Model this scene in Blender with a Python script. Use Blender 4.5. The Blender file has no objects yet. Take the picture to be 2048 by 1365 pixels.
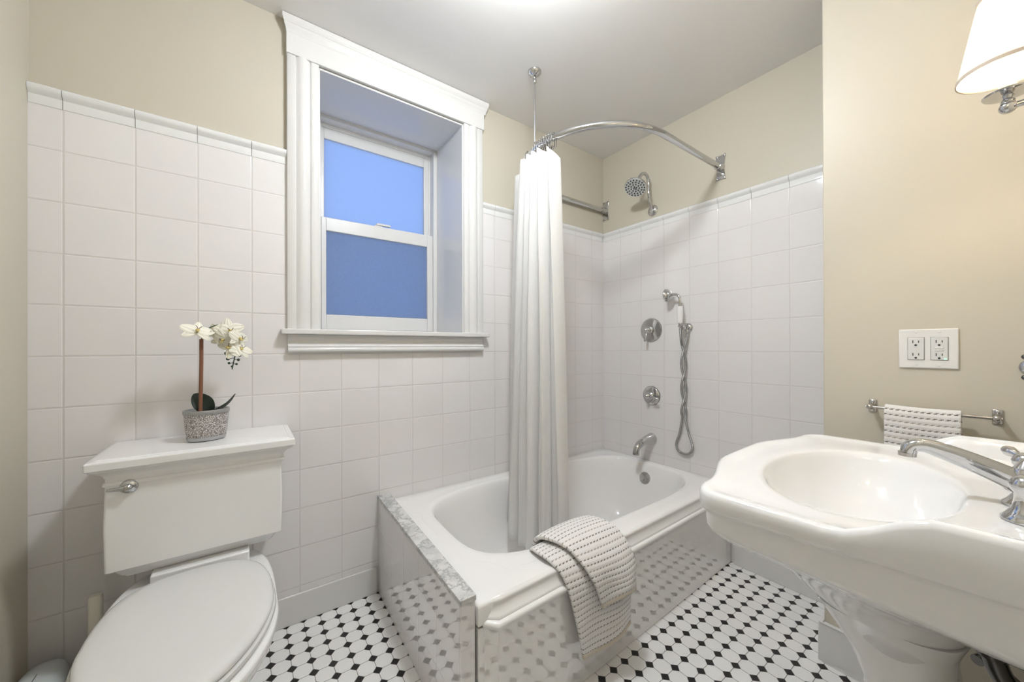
import bpy, bmesh, math, random
from mathutils import Vector, Matrix
R = math.radians
random.seed(4)
S = bpy.context.scene
COL = S.collection

# ------------------------------------------------------------------ camera, world, exposure
YAW, PITCH, ROLL = 0.9473, 0.0017, -0.0024
CAM = Vector((-2.0004, -1.699, 1.092))
fw = Vector((math.cos(YAW)*math.cos(PITCH), math.sin(YAW)*math.cos(PITCH), math.sin(PITCH)))
rt = Vector((math.sin(YAW), -math.cos(YAW), 0))
up = rt.cross(fw)
r2 = rt*math.cos(ROLL) + up*math.sin(ROLL)
u2 = -rt*math.sin(ROLL) + up*math.cos(ROLL)
cam = bpy.data.objects.new('camera', bpy.data.cameras.new('camera'))
COL.objects.link(cam)
cam.matrix_world = Matrix(((r2.x, u2.x, -fw.x, CAM.x), (r2.y, u2.y, -fw.y, CAM.y), (r2.z, u2.z, -fw.z, CAM.z), (0, 0, 0, 1)))
cam.data.sensor_width = 36
cam.data.lens = 737.82/2048*36
cam.data.shift_y = (693.46-682.5)/2048
cam.data.clip_start = 0.02
S.camera = cam

W = bpy.data.worlds.new('dusk_sky'); S.world = W; W.use_nodes = True
bg = W.node_tree.nodes['Background']
bg.inputs[0].default_value = (0.30, 0.475, 0.95, 1)
bg.inputs[1].default_value = 0.37
S.view_settings.view_transform = 'Standard'
S.view_settings.look = 'None'
S.view_settings.exposure = 2.03
S.view_settings.gamma = 1.0
S.view_settings.use_curve_mapping = False
CEIL_POWER = 39.0
SCONCE_POWER = 3.9

# ------------------------------------------------------------------ materials
def principled(name, color, rough=0.5, metal=0.0, spec=0.5, coat=0.0, sheen=0.0):
    m = bpy.data.materials.new(name); m.use_nodes = True
    b = m.node_tree.nodes['Principled BSDF']
    b.inputs['Base Color'].default_value = (*color, 1)
    b.inputs['Roughness'].default_value = rough
    b.inputs['Metallic'].default_value = metal
    b.inputs['Specular IOR Level'].default_value = spec
    b.inputs['Coat Weight'].default_value = coat
    b.inputs['Coat Roughness'].default_value = 0.05
    b.inputs['Sheen Weight'].default_value = sheen
    return m, m.node_tree, b

class NT:
    """small helper to wire math nodes"""
    def __init__(self, nt): self.nt = nt
    def new(self, t, **kw):
        n = self.nt.nodes.new(t)
        for k, v in kw.items(): setattr(n, k, v)
        return n
    def link(self, a, b): self.nt.links.new(a, b)
    def math(self, op, a, b=None, c=None, clamp=False):
        n = self.new('ShaderNodeMath', operation=op); n.use_clamp = clamp
        for i, v in enumerate((a, b, c)):
            if v is None: continue
            if isinstance(v, (int, float)): n.inputs[i].default_value = v
            else: self.link(v, n.inputs[i])
        return n.outputs[0]
    def mix(self, fac, a, b):
        n = self.new('ShaderNodeMix', data_type='RGBA')
        for key, v in ((0, fac), (6, a), (7, b)):
            if isinstance(v, (int, float)): n.inputs[key].default_value = v
            elif isinstance(v, tuple): n.inputs[key].default_value = (*v, 1)
            else: self.link(v, n.inputs[key])
        return n.outputs[2]
    def smooth(self, v, lo, hi):
        n = self.new('ShaderNodeMapRange', interpolation_type='SMOOTHSTEP')
        self.link(v, n.inputs[0]); n.inputs[1].default_value = lo; n.inputs[2].default_value = hi
        return n.outputs[0]
    def noise(self, scale, detail=2, vec=None, rough=0.5):
        n = self.new('ShaderNodeTexNoise'); n.inputs['Scale'].default_value = scale
        n.inputs['Detail'].default_value = detail; n.inputs['Roughness'].default_value = rough
        if vec is not None: self.link(vec, n.inputs['Vector'])
        return n.outputs[0]
    def bump(self, h, strength, dist, bsdf):
        n = self.new('ShaderNodeBump'); n.inputs['Strength'].default_value = strength
        n.inputs['Distance'].default_value = dist
        self.link(h, n.inputs['Height']); self.link(n.outputs[0], bsdf.inputs['Normal'])
    def coords(self, kind='Object'):
        n = self.new('ShaderNodeTexCoord'); return n.outputs[kind]
    def xyz(self, v):
        n = self.new('ShaderNodeSeparateXYZ'); self.link(v, n.inputs[0]); return n.outputs
    def edge(self, v, origin, pitch):
        """distance to the closest grid line, in metres, and the cell index"""
        t = self.math('DIVIDE', self.math('SUBTRACT', v, origin), pitch)
        f = self.math('FRACT', self.math('ADD', t, 100.5))
        d = self.math('MULTIPLY', self.math('ABSOLUTE', self.math('SUBTRACT', f, 0.5)), pitch)
        return d, self.math('FLOOR', self.math('ADD', t, 100.0))

TW, TH = 0.155, 0.1545
Z5 = 1.0668
ZTILE = 1.8108
def tile_mat(name, axis, u0, pitch=TW, gloss=0.07, coat=0.0):
    m, nt, b = principled(name, (0.80, 0.775, 0.765), 0.06, spec=0.8)
    k = NT(nt); o = k.xyz(k.coords())
    du, iu = k.edge(o[axis], u0, pitch)
    dz, iz = k.edge(o[2], Z5, TH)
    d = k.math('MINIMUM', du, dz)
    g = k.math('SUBTRACT', 1.0, k.smooth(d, 0.0008, 0.0018))
    cell = k.new('ShaderNodeCombineXYZ'); k.link(iu, cell.inputs[0]); k.link(iz, cell.inputs[1])
    wn = k.new('ShaderNodeTexWhiteNoise'); k.link(cell.outputs[0], wn.inputs['Vector'])
    var = k.mix(wn.outputs[0], (0.820, 0.795, 0.790), (0.835, 0.812, 0.807))
    k.link(k.mix(g, var, (0.68, 0.65, 0.62)), b.inputs['Base Color'])
    k.link(k.math('MULTIPLY_ADD', g, 0.5, gloss), b.inputs['Roughness'])
    n1 = k.noise(9.0, 1)
    h = k.math('ADD', k.smooth(d, 0.0005, 0.004), k.math('MULTIPLY', n1, 0.22 if coat == 0 else 0.03))
    k.bump(h, 0.5 if coat == 0 else 0.3, 0.0016, b)
    b.inputs['Coat Weight'].default_value = coat; b.inputs['Coat IOR'].default_value = 1.8; b.inputs['Coat Roughness'].default_value = 0.02
    return m

M = {}
M['tile_n'] = tile_mat('white_wall_tile_north', 0, -2.6046)
M['tile_e'] = tile_mat('white_wall_tile_east', 1, -0.1501, 0.1548)
M['tile_k'] = tile_mat('white_wall_tile_half_wall', 1, -0.05, gloss=0.03, coat=0.9)

def paint(name, color, rough=0.5, bump=0.04):
    m, nt, b = principled(name, color, rough, spec=0.3)
    k = NT(nt)
    k.bump(k.noise(160, 3, k.coords()), bump, 0.001, b)
    return m
M['beige'] = paint('beige_wall_paint', (0.615, 0.57, 0.475), 0.42)
M['ceil'] = paint('white_ceiling_paint', (0.86, 0.85, 0.84), 0.6)
M['trim'], _, _ = principled('white_gloss_trim_paint', (0.76, 0.75, 0.735), 0.16)
M['cap'], _, _ = principled('white_glazed_cap_tile', (0.80, 0.80, 0.79), 0.08)
M['vinyl'], _, _ = principled('white_window_vinyl', (0.74, 0.73, 0.715), 0.3)
M['porc'], _, _ = principled('white_porcelain', (0.89, 0.885, 0.88), 0.06, coat=0.3)
M['tub'], _, _ = principled('white_tub_enamel', (0.91, 0.90, 0.89), 0.07, coat=0.3)
M['apron'], _, b = principled('glossy_white_apron_enamel', (0.88, 0.86, 0.84), 0.05, coat=0.9)
b.inputs['Coat IOR'].default_value = 2.2; b.inputs['Coat Roughness'].default_value = 0.025
M['seat'], _, _ = principled('white_seat_plastic', (0.74, 0.735, 0.72), 0.14)
M['plastic'], _, _ = principled('white_plastic', (0.80, 0.79, 0.77), 0.3)
M['bin'], _, _ = principled('pale_grey_white_plastic', (0.66, 0.69, 0.70), 0.35)
M['cream'], _, _ = principled('cream_plastic', (0.84, 0.81, 0.71), 0.35)
M['chrome'], _, _ = principled('polished_chrome', (0.60, 0.60, 0.605), 0.06, metal=1.0)
M['chrome_dk'], _, _ = principled('dark_chrome', (0.16, 0.155, 0.15), 0.25, metal=1.0)
M['nickel'], _, _ = principled('brushed_nickel', (0.50, 0.48, 0.46), 0.22, metal=1.0)
M['slot'], _, _ = principled('black_slot', (0.02, 0.02, 0.02), 0.6)
M['bulb_cover'], _, _ = principled('white_candle_sleeve', (0.85, 0.82, 0.74), 0.4)
M['hem'], _, _ = principled('beige_towel_hem', (0.62, 0.55, 0.46), 0.8, sheen=0.3)
M['stem'], nt, b = principled('brown_stem', (0.24, 0.10, 0.055), 0.7)
k = NT(nt); k.bump(k.noise(300, 3), 0.5, 0.001, b)
M['leaf'], nt, b = principled('dark_green_leaf', (0.012, 0.022, 0.016), 0.35)
M['bud'], _, _ = principled('green_bud', (0.045, 0.075, 0.045), 0.55)
M['petal'], nt, b = principled('cream_white_petal', (0.86, 0.83, 0.72), 0.6)
b.inputs['Subsurface Weight'].default_value = 0.15; b.inputs['Subsurface Radius'].default_value = (0.01, 0.01, 0.008)
M['lip'], _, _ = principled('yellow_flower_lip', (0.80, 0.66, 0.25), 0.6)
M['stamen'], _, _ = principled('dark_purple_stamen', (0.10, 0.04, 0.045), 0.6)
M['pebble'], nt, b = principled('brown_moss_pebbles', (0.10, 0.075, 0.045), 0.8)
k = NT(nt); n_ = k.noise(120, 3)
k.link(k.mix(k.smooth(n_, 0.42, 0.6), (0.03, 0.022, 0.015), (0.34, 0.27, 0.16)), b.inputs['Base Color'])
k.bump(n_, 0.8, 0.004, b)
M['pot_rim'], _, _ = principled('matte_silver_glaze', (0.45, 0.45, 0.46), 0.32, metal=0.7)
m, nt, b = principled('silver_white_mosaic_glaze', (0.5, 0.48, 0.46), 0.4)
k = NT(nt); vo = k.new('ShaderNodeTexVoronoi', feature='DISTANCE_TO_EDGE'); vo.inputs['Scale'].default_value = 210
k.link(k.coords(), vo.inputs['Vector'])
e_ = k.smooth(vo.outputs['Distance'], 0.08, 0.22)
k.link(k.mix(e_, (0.27, 0.23, 0.215), (0.86, 0.83, 0.81)), b.inputs['Base Color'])
k.bump(e_, 0.7, 0.002, b); M['mosaic'] = m
# floor mosaic
m, nt, b = principled('octagon_dot_mosaic', (0.8, 0.8, 0.8), 0.22)
k = NT(nt); o = k.xyz(k.coords())
P_ = 0.0587
du, iu = k.edge(o[0], -0.0565-P_, P_); dv, iv = k.edge(o[1], -1.0016, 0.0583)
dd = k.math('ADD', du, dv); mn = k.math('MINIMUM', du, dv)
D_ = 0.0165
dot = k.math('SUBTRACT', 1.0, k.smooth(dd, D_-0.0012, D_-0.0004))
ln = k.math('SUBTRACT', 1.0, k.smooth(mn, 0.0005, 0.0013))
ring = k.math('SUBTRACT', 1.0, k.smooth(k.math('ABSOLUTE', k.math('SUBTRACT', dd, D_)), 0.0004, 0.0012))
gr = k.math('MULTIPLY', k.math('MAXIMUM', ln, ring), k.math('SUBTRACT', 1.0, dot))
cell = k.new('ShaderNodeCombineXYZ'); k.link(k.math('FLOOR', k.math('DIVIDE', o[0], P_)), cell.inputs[0]); k.link(k.math('FLOOR', k.math('DIVIDE', o[1], 0.0583)), cell.inputs[1])
wn = k.new('ShaderNodeTexWhiteNoise'); k.link(cell.outputs[0], wn.inputs['Vector'])
c = k.mix(wn.outputs[0], (0.91, 0.895, 0.875), (0.95, 0.94, 0.925))
c = k.mix(gr, c, (0.17, 0.155, 0.14))
c = k.mix(dot, c, (0.012, 0.011, 0.012))
k.link(c, b.inputs['Base Color'])
k.link(k.math('MULTIPLY_ADD', gr, 0.5, 0.2), b.inputs['Roughness'])
k.bump(k.math('SUBTRACT', 1.0, gr), 0.4, 0.001, b); M['floor'] = m
# marble
m, nt, b = principled('grey_veined_marble', (0.7, 0.7, 0.7), 0.2)
k = NT(nt); v = k.coords()
n1 = k.noise(9, 6, v, 0.65); n2 = k.noise(38, 6, v, 0.7); n3 = k.noise(16, 8, v, 0.75)
vein = k.math('SUBTRACT', 1.0, k.smooth(k.math('ABSOLUTE', k.math('SUBTRACT', n3, 0.52)), 0.0, 0.045))
c = k.mix(k.smooth(n1, 0.35, 0.7), (0.74, 0.735, 0.72), (0.50, 0.505, 0.51))
c = k.mix(k.math('MULTIPLY', k.smooth(n2, 0.5, 0.75), 0.6), c, (0.45, 0.45, 0.46))
c = k.mix(k.math('MULTIPLY', vein, 0.65), c, (0.22, 0.23, 0.25))
k.link(c, b.inputs['Base Color']); M['marble'] = m
# frosted glass pane: scatters the daylight of the sky outside
m = bpy.data.materials.new('frosted_glass'); m.use_nodes = True; nt = m.node_tree; nt.nodes.clear(); k = NT(nt)
out = k.new('ShaderNodeOutputMaterial'); tr = k.new('ShaderNodeBsdfTranslucent'); gl = k.new('ShaderNodeBsdfGlossy'); df = k.new('ShaderNodeBsdfDiffuse')
n1 = k.noise(420, 2, k.coords()); n2 = k.noise(60, 4, k.coords())
cc = k.mix(k.smooth(n1, 0.35, 0.65), (0.80, 0.82, 0.84), (0.90, 0.91, 0.92))
k.link(cc, tr.inputs[0]); df.inputs[0].default_value = (0.10, 0.11, 0.12, 1)
gl.inputs['Roughness'].default_value = 0.6; gl.inputs[0].default_value = (0.9, 0.9, 0.9, 1)
ad = k.new('ShaderNodeMixShader'); ad.inputs[0].default_value = 0.06; k.link(tr.outputs[0], ad.inputs[1]); k.link(df.outputs[0], ad.inputs[2])
mx = k.new('ShaderNodeMixShader'); mx.inputs[0].default_value = 0.02
k.link(ad.outputs[0], mx.inputs[1]); k.link(gl.outputs[0], mx.inputs[2]); k.link(mx.outputs[0], out.inputs[0]); M['frost'] = m
# insect screen
m = bpy.data.materials.new('dark_insect_screen'); m.use_nodes = True; nt = m.node_tree; nt.nodes.clear(); k = NT(nt)
out = k.new('ShaderNodeOutputMaterial'); a_ = k.new('ShaderNodeBsdfTransparent'); d_ = k.new('ShaderNodeBsdfDiffuse'); d_.inputs[0].default_value = (0.05, 0.055, 0.06, 1)
mx = k.new('ShaderNodeMixShader'); mx.inputs[0].default_value = 0.30
k.link(a_.outputs[0], mx.inputs[1]); k.link(d_.outputs[0], mx.inputs[2]); k.link(mx.outputs[0], out.inputs[0]); M['screen'] = m
# curtain
m, nt, b = principled('white_waffle_cotton', (0.86, 0.845, 0.825), 0.85, sheen=0.2)
k = NT(nt); uv = k.xyz(k.coords('UV'))
wx = k.math('SINE', k.math('MULTIPLY', uv[0], 900.0)); wz = k.math('SINE', k.math('MULTIPLY', uv[1], 900.0))
k.bump(k.math('MULTIPLY', wx, wz), 0.5, 0.0012, b)
ds_, is_ = k.edge(k.math('ADD', uv[0], 0.0), 0.20, 5.0)
k.link(k.mix(k.math('SUBTRACT', 1.0, k.smooth(ds_, 0.0015, 0.003)), (0.86, 0.845, 0.825), (0.62, 0.60, 0.575)), b.inputs['Base Color'])
tl = k.new('ShaderNodeBsdfTranslucent'); tl.inputs[0].default_value = (0.85, 0.82, 0.78, 1)
mx = k.new('ShaderNodeMixShader'); mx.inputs[0].default_value = 0.12
k.link(b.outputs[0], mx.inputs[1]); k.link(tl.outputs[0], mx.inputs[2]); k.link(mx.outputs[0], nt.nodes['Material Output'].inputs[0]); M['curtain'] = m
# towel: white terry with rows of dashes, u across and v along in metres
def towel_mat(name, row=0.0155, dash=0.0085, strong=1.0):
    m, nt, b = principled(name, (0.82, 0.80, 0.78), 0.9, sheen=0.4)
    k = NT(nt); uv = k.xyz(k.coords('UV'))
    dv, iv = k.edge(uv[1], 0, row)
    t = k.math('ADD', uv[0], k.math('MULTIPLY', iv, 0.0037))
    du, iu = k.edge(t, 0, dash)
    mrow = k.math('SUBTRACT', 1.0, k.smooth(dv, 0.0014, 0.0026))
    mdash = k.math('SUBTRACT', 1.0, k.smooth(du, dash*0.24, dash*0.33))
    third = k.math('FRACT', k.math('DIVIDE', k.math('ADD', iv, 0.5), 3.0))
    dark = k.math('LESS_THAN', third, 0.34)
    colr = k.mix(dark, (0.40, 0.35, 0.31), (0.075, 0.055, 0.045))
    c = k.mix(k.math('MULTIPLY', mrow, mdash), (0.83, 0.81, 0.79), colr)
    k.link(c, b.inputs['Base Color'])
    rib = k.smooth(dv, 0.0, row*0.5)
    n1 = k.noise(900, 2, k.coords())
    k.bump(k.math('ADD', rib, k.math('MULTIPLY', n1, 0.5)), 0.6, 0.0016, b)
    return m
M['towel'] = towel_mat('white_dashed_terry', 0.0178, 0.0142)
M['towel_bar'] = towel_mat('white_dashed_terry_hand', 0.0165, 0.0125)
# metal hose
m, nt, b = principled('ribbed_metal_hose', (0.42, 0.42, 0.42), 0.25, metal=1.0)
k = NT(nt); uv = k.xyz(k.coords('UV'))
wv = k.math('SINE', k.math('MULTIPLY', uv[1], 1900.0))
k.bump(wv, 0.5, 0.0008, b)
k.link(k.mix(k.smooth(wv, -0.9, 0.3), (0.14, 0.14, 0.14), (0.58, 0.58, 0.58)), b.inputs['Base Color']); M['hose'] = m
# lamps
def emis(name, color, power, back=None):
    m = bpy.data.materials.new(name); m.use_nodes = True; nt = m.node_tree; nt.nodes.clear(); k = NT(nt)
    out = k.new('ShaderNodeOutputMaterial'); e = k.new('ShaderNodeEmission'); e.inputs[0].default_value = (*color, 1); e.inputs[1].default_value = power
    k.link(e.outputs[0], out.inputs[0]); return m
M['dome'] = emis('lit_opal_glass', (0.915, 0.96, 1.0), CEIL_POWER)
M['bulb'] = emis('lit_bulb', (1.0, 0.82, 0.58), SCONCE_POWER*18)
M['led'] = emis('green_indicator', (0.15, 0.9, 0.4), 1.5)
m = bpy.data.materials.new('ivory_silk_shade'); m.use_nodes = True; nt = m.node_tree; nt.nodes.clear(); k = NT(nt)
out = k.new('ShaderNodeOutputMaterial'); tr = k.new('ShaderNodeBsdfTranslucent'); df = k.new('ShaderNodeBsdfDiffuse')
tr.inputs[0].default_value = (0.36, 0.33, 0.265, 1); df.inputs[0].default_value = (0.86, 0.82, 0.74, 1)
mx = k.new('ShaderNodeMixShader'); mx.inputs[0].default_value = 0.6
k.link(tr.outputs[0], mx.inputs[1]); k.link(df.outputs[0], mx.inputs[2]); k.link(mx.outputs[0], out.inputs[0]); M['shade'] = m
M['shade_trim'], _, _ = principled('taupe_shade_trim', (0.50, 0.43, 0.36), 0.7)
M['mirror'], _, _ = principled('mirror_glass', (0.85, 0.86, 0.86), 0.02, metal=1.0)

# ------------------------------------------------------------------ mesh helpers
class B:
    def __init__(s): s.bm = bmesh.new(); s.uv = None
    def V(s, p): return s.bm.verts.new(p)
    def F(s, vs):
        try: return s.bm.faces.new(vs)
        except ValueError: return None
    def box(s, x0, x1, y0, y1, z0, z1):
        v = [s.V((x, y, z)) for z in (z0, z1) for y in (y0, y1) for x in (x0, x1)]
        for f in ((0, 2, 3, 1), (4, 5, 7, 6), (0, 1, 5, 4), (2, 6, 7, 3), (0, 4, 6, 2), (1, 3, 7, 5)): s.F([v[i] for i in f])
        return s
    def obox(s, c, ax, ay, az):
        """box round c with half-axis vectors"""
        c, ax, ay, az = map(Vector, (c, ax, ay, az))
        v = [s.V(c+i*ax+j*ay+q*az) for q in (-1, 1) for j in (-1, 1) for i in (-1, 1)]
        for f in ((0, 2, 3, 1), (4, 5, 7, 6), (0, 1, 5, 4), (2, 6, 7, 3), (0, 4, 6, 2), (1, 3, 7, 5)): s.F([v[i] for i in f])
        return s
    def loft(s, rings, cap0=True, cap1=True, closed=True):
        vr = [[s.V(p) for p in r] for r in rings]
        n = len(vr[0])
        for a, b in zip(vr, vr[1:]):
            for i in range(n if closed else n-1):
                j = (i+1) % n
                s.F([a[i], a[j], b[j], b[i]])
        if cap0: s.F(list(reversed(vr[0])))
        if cap1: s.F(vr[-1])
        return vr
    def lathe(s, c, axis, prof, n=28, cap0=True, cap1=True):
        """prof: list of (radius, distance along axis)"""
        c = Vector(c); a = Vector(axis).normalized()
        t = Vector((0, 0, 1)) if abs(a.z) < 0.9 else Vector((1, 0, 0))
        u = a.cross(t).normalized(); w = a.cross(u)
        rings = [[c+a*h+(u*math.cos(2*math.pi*i/n)+w*math.sin(2*math.pi*i/n))*max(r, 1e-5) for i in range(n)] for r, h in prof]
        s.loft(rings, cap0, cap1); return s
    def tube(s, pts, rad, n=14, uv=False, caps=True):
        pts = [Vector(p) for p in pts]; N = len(pts)
        rad = [rad]*N if isinstance(rad, (int, float)) else rad
        tang = []
        for i in range(N):
            t = pts[min(i+1, N-1)]-pts[max(i-1, 0)]; tang.append(t.normalized())
        t0 = tang[0]; ref = Vector((0, 0, 1)) if abs(t0.z) < 0.9 else Vector((1, 0, 0))
        u = t0.cross(ref).normalized(); rings = []
        for i in range(N):
            u = (u-tang[i]*u.dot(tang[i])).normalized(); w = tang[i].cross(u)
            rings.append([pts[i]+(u*math.cos(2*math.pi*j/n)+w*math.sin(2*math.pi*j/n))*rad[i] for j in range(n)])
        if uv:
            lay = s.bm.loops.layers.uv.verify(); L = [0]
            for i in range(1, N): L.append(L[-1]+(pts[i]-pts[i-1]).length)
            vr = [[s.V(p) for p in r] for r in rings]
            for i in range(N-1):
                for j in range(n):
                    q = (j+1) % n; f = s.F([vr[i][j], vr[i][q], vr[i+1][q], vr[i+1][j]])
                    for lp, (a, b_) in zip(f.loops, ((j, i), (j+1, i), (j+1, i+1), (j, i+1))): lp[lay].uv = (a/n*0.05, L[b_])
        else: s.loft(rings, caps, caps)
        return s
    def grid(s, P, nu, nv, uvf=None):
        """P(i,j) -> point; uv in metres from uvf(i,j)"""
        v = [[s.V(P(i, j)) for j in range(nv)] for i in range(nu)]
        lay = s.bm.loops.layers.uv.verify() if uvf else None
        for i in range(nu-1):
            for j in range(nv-1):
                f = s.F([v[i][j], v[i+1][j], v[i+1][j+1], v[i][j+1]])
                if lay:
                    for lp, (a, b_) in zip(f.loops, ((i, j), (i+1, j), (i+1, j+1), (i, j+1))): lp[lay].uv = uvf(a, b_)
        return v
    def prism(s, poly, d0, d1, fn):
        """poly of (a,b) extruded along c from d0 to d1; fn(a,b,c)->point"""
        s.loft([[fn(a, b, d0) for a, b in poly], [fn(a, b, d1) for a, b in poly]])
        return s
    def ball(s, c, r, n=16, sq=(1, 1, 1)):
        c = Vector(c); rings = []
        m_ = n//2
        for i in range(m_+1):
            ph = math.pi*(0.02+0.96*i/m_)
            rings.append([c+Vector((r*sq[0]*math.sin(ph)*math.cos(2*math.pi*j/n), r*sq[1]*math.sin(ph)*math.sin(2*math.pi*j/n), r*sq[2]*math.cos(ph))) for j in range(n)])
        s.loft(rings); return s

ORG = {}
def build(name, b, m, parent=None, bevel=0.0, seg=2, sub=0, solid=0.0, angle=40, flat=False):
    bm = b.bm
    bmesh.ops.remove_doubles(bm, verts=bm.verts, dist=1e-6)
    bmesh.ops.recalc_face_normals(bm, faces=bm.faces)
    off = ORG.get(parent.name, Vector((0, 0, 0))) if parent else Vector((0, 0, 0))
    # parts keep their own origin where they are; the mesh is stored relative to it
    if parent:
        bmesh.ops.translate(bm, verts=bm.verts, vec=-off)
    me = bpy.data.meshes.new(name); bm.to_mesh(me); bm.free()
    me.materials.append(m)
    o = bpy.data.objects.new(name, me); COL.objects.link(o)
    if parent: o.parent = parent
    ORG[o.name] = off
    if not flat:
        me.shade_smooth()
        me.set_sharp_from_angle(angle=R(angle))
    if solid: md = o.modifiers.new('thickness', 'SOLIDIFY'); md.thickness = solid; md.offset = 0
    if bevel:
        md = o.modifiers.new('bevel', 'BEVEL'); md.width = bevel; md.segments = seg; md.limit_method = 'ANGLE'; md.angle_limit = R(35)
    if sub:
        md = o.modifiers.new('subdivision', 'SUBSURF'); md.levels = sub; md.render_levels = sub
    return o
def thing(name, loc, label, cat, group=None):
    o = bpy.data.objects.new(name, None); COL.objects.link(o); o.location = loc
    o.empty_display_size = 0.05
    ORG[o.name] = Vector(loc)
    o['label'] = label; o['category'] = cat
    if group: o['group'] = group
    return o
def setting(o, label=None, cat=None):
    o['kind'] = 'structure'
    if label: o['label'] = label
    if cat: o['category'] = cat
    return o
def lerp(a, b, t): return a+(b-a)*t
def sstep(x, a, b):
    t = max(0, min(1, (x-a)/(b-a))); return t*t*(3-2*t)
def catmull(pts, n=10):
    pts = [Vector(p) for p in pts]; out = []
    P = [pts[0]*2-pts[1]]+pts+[pts[-1]*2-pts[-2]]
    for i in range(1, len(P)-2):
        for q in range(n):
            t = q/n; a, b_, c_, d_ = P[i-1], P[i], P[i+1], P[i+2]
            out.append(0.5*((2*b_)+(c_-a)*t+(2*a-5*b_+4*c_-d_)*t*t+(3*b_-a-3*c_+d_)*t**3))
    out.append(pts[-1]); return out
def superell(cx, cy, a, b_, n, z, N=96, ph=0.0):
    r = []
    for i in range(N):
        t = 2*math.pi*i/N+ph; c_, s_ = math.cos(t), math.sin(t)
        r.append(Vector((cx+a*math.copysign(abs(c_)**(2/n), c_), cy+b_*math.copysign(abs(s_)**(2/n), s_), z)))
    return r

# ------------------------------------------------------------------ room shell
XW, XE, XS, YS, YN, ZC = -2.517, 0.0, -0.3697, -1.822, 0.0, 2.388
YCH = -1.2884           # where the beige chase wall sticks out from the tub wall
OX0, OX1, OZ0, OZ1 = -1.7605, -1.0943, 1.150, 2.2385   # window opening
OD = 0.40
b = B(); b.box(XW-0.3, XE+0.3, YS-0.3, YN+OD, -0.1, 0)
setting(build('floor', b, M['floor'], flat=True), 'white octagon mosaic floor with black dot tiles', 'floor')
b = B(); b.box(XW-0.3, XE+0.3, YS-0.3, YN+OD, ZC, ZC+0.1)
setting(build('ceiling', b, M['ceil'], flat=True), 'flat white painted ceiling', 'ceiling')
b = B()
b.box(XW-0.3, OX0, 0, OD, 0, ZC); b.box(OX1, XE+0.3, 0, OD, 0, ZC); b.box(OX0, OX1, 0, OD, 0, OZ0); b.box(OX0, OX1, 0, OD, OZ1, ZC)
wall_n = setting(build('wall_north', b, M['beige'], flat=True), 'beige window wall above white tile wainscot', 'wall')
b = B(); b.box(XE, XE+0.3, YS-0.3, 0, 0, ZC)
wall_e = setting(build('wall_east', b, M['beige'], flat=True), 'beige wall behind the tub taps above white tile', 'wall')
b = B(); b.box(XS, XE, YS, YCH, 0, ZC)
wall_se = setting(build('wall_southeast', b, M['beige'], bevel=0.004, angle=60), 'beige wall with the outlet and towel bar', 'wall')
b = B(); b.box(XW-0.3, XW, YS-0.3, 0, 0, ZC)
setting(build('wall_west', b, M['beige'], flat=True), 'beige wall at the left edge beside the toilet', 'wall')
b = B(); b.box(XW, XE, YS-0.3, YS, 0, ZC)
setting(build('wall_south', b, M['beige'], flat=True), 'beige wall behind the sink', 'wall')

# tile wainscot panels and cap mouldings, laid on the walls
TT = 0.007
b = B()
CX0, CX1 = -1.872, -0.981      # casing outer edges
b.box(XW, CX0+0.003, -TT, 0, 0, ZTILE); b.box(CX1-0.003, XE, -TT, 0, 0, ZTILE); b.box(CX0+0.003, CX1-0.003, -TT, 0, 0, 1.10)
build('tile_panel', b, M['tile_n'], wall_n, flat=True)
b = B(); b.box(-TT, XE, YCH, -TT, 0, ZTILE)
build('tile_panel', b, M['tile_e'], wall_e, flat=True)
cap = [(0, 0), (0.0085, 0.0), (0.0095, 0.024), (0.0085, 0.027), (0.011, 0.031), (0.017, 0.038), (0.019, 0.046), (0.017, 0.054), (0.010, 0.059), (0, 0.060)]
def cap_run(x0, x1, joints, fn, parent):
    b = B(); e = [x0]+[j for j in joints if x0+0.01 < j < x1-0.01]+[x1]
    for i, (p, q) in enumerate(zip(e, e[1:])):
        b.prism([(d, ZTILE+z) for d, z in cap], p+0.0007, q-0.0007, fn)
    return build('cap_moulding', b, M['cap'], parent, angle=50)
jn = [-2.6046+TW*i for i in range(30)]
cap_run(XW, CX0, jn, lambda d, z, c: Vector((c, -d, z)), wall_n)
cap_run(CX1, -0.019, jn, lambda d, z, c: Vector((c, -d, z)), wall_n)
je = [-0.1501-0.1548*i for i in range(-1, 14)]
cap_run(YCH, 0, sorted(je), lambda d, z, c: Vector((-d, c, z)), wall_e)
# baseboards
def base(name, x0, x1, y0, y1, h, label):
    b = B(); b.box(x0, x1, y0, y1, 0, h); return setting(build(name, b, M['trim'], bevel=0.003), label, 'baseboard')
base('baseboard_north', XW, -1.531, -0.016, -TT, 0.116, 'white baseboard under the tiles beside the toilet')
base('baseboard_east', -0.020, -TT, YCH, -0.845, 0.128, 'white baseboard between tub and beige wall')
b = B(); b.box(XS-0.014, XS, YS, YCH, 0, 0.137); b.box(XS-0.014, XE, YCH, YCH+0.014, 0, 0.137)
setting(build('baseboard_southeast', b, M['trim'], bevel=0.003), 'white baseboard under the beige outlet wall', 'baseboard')

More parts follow.
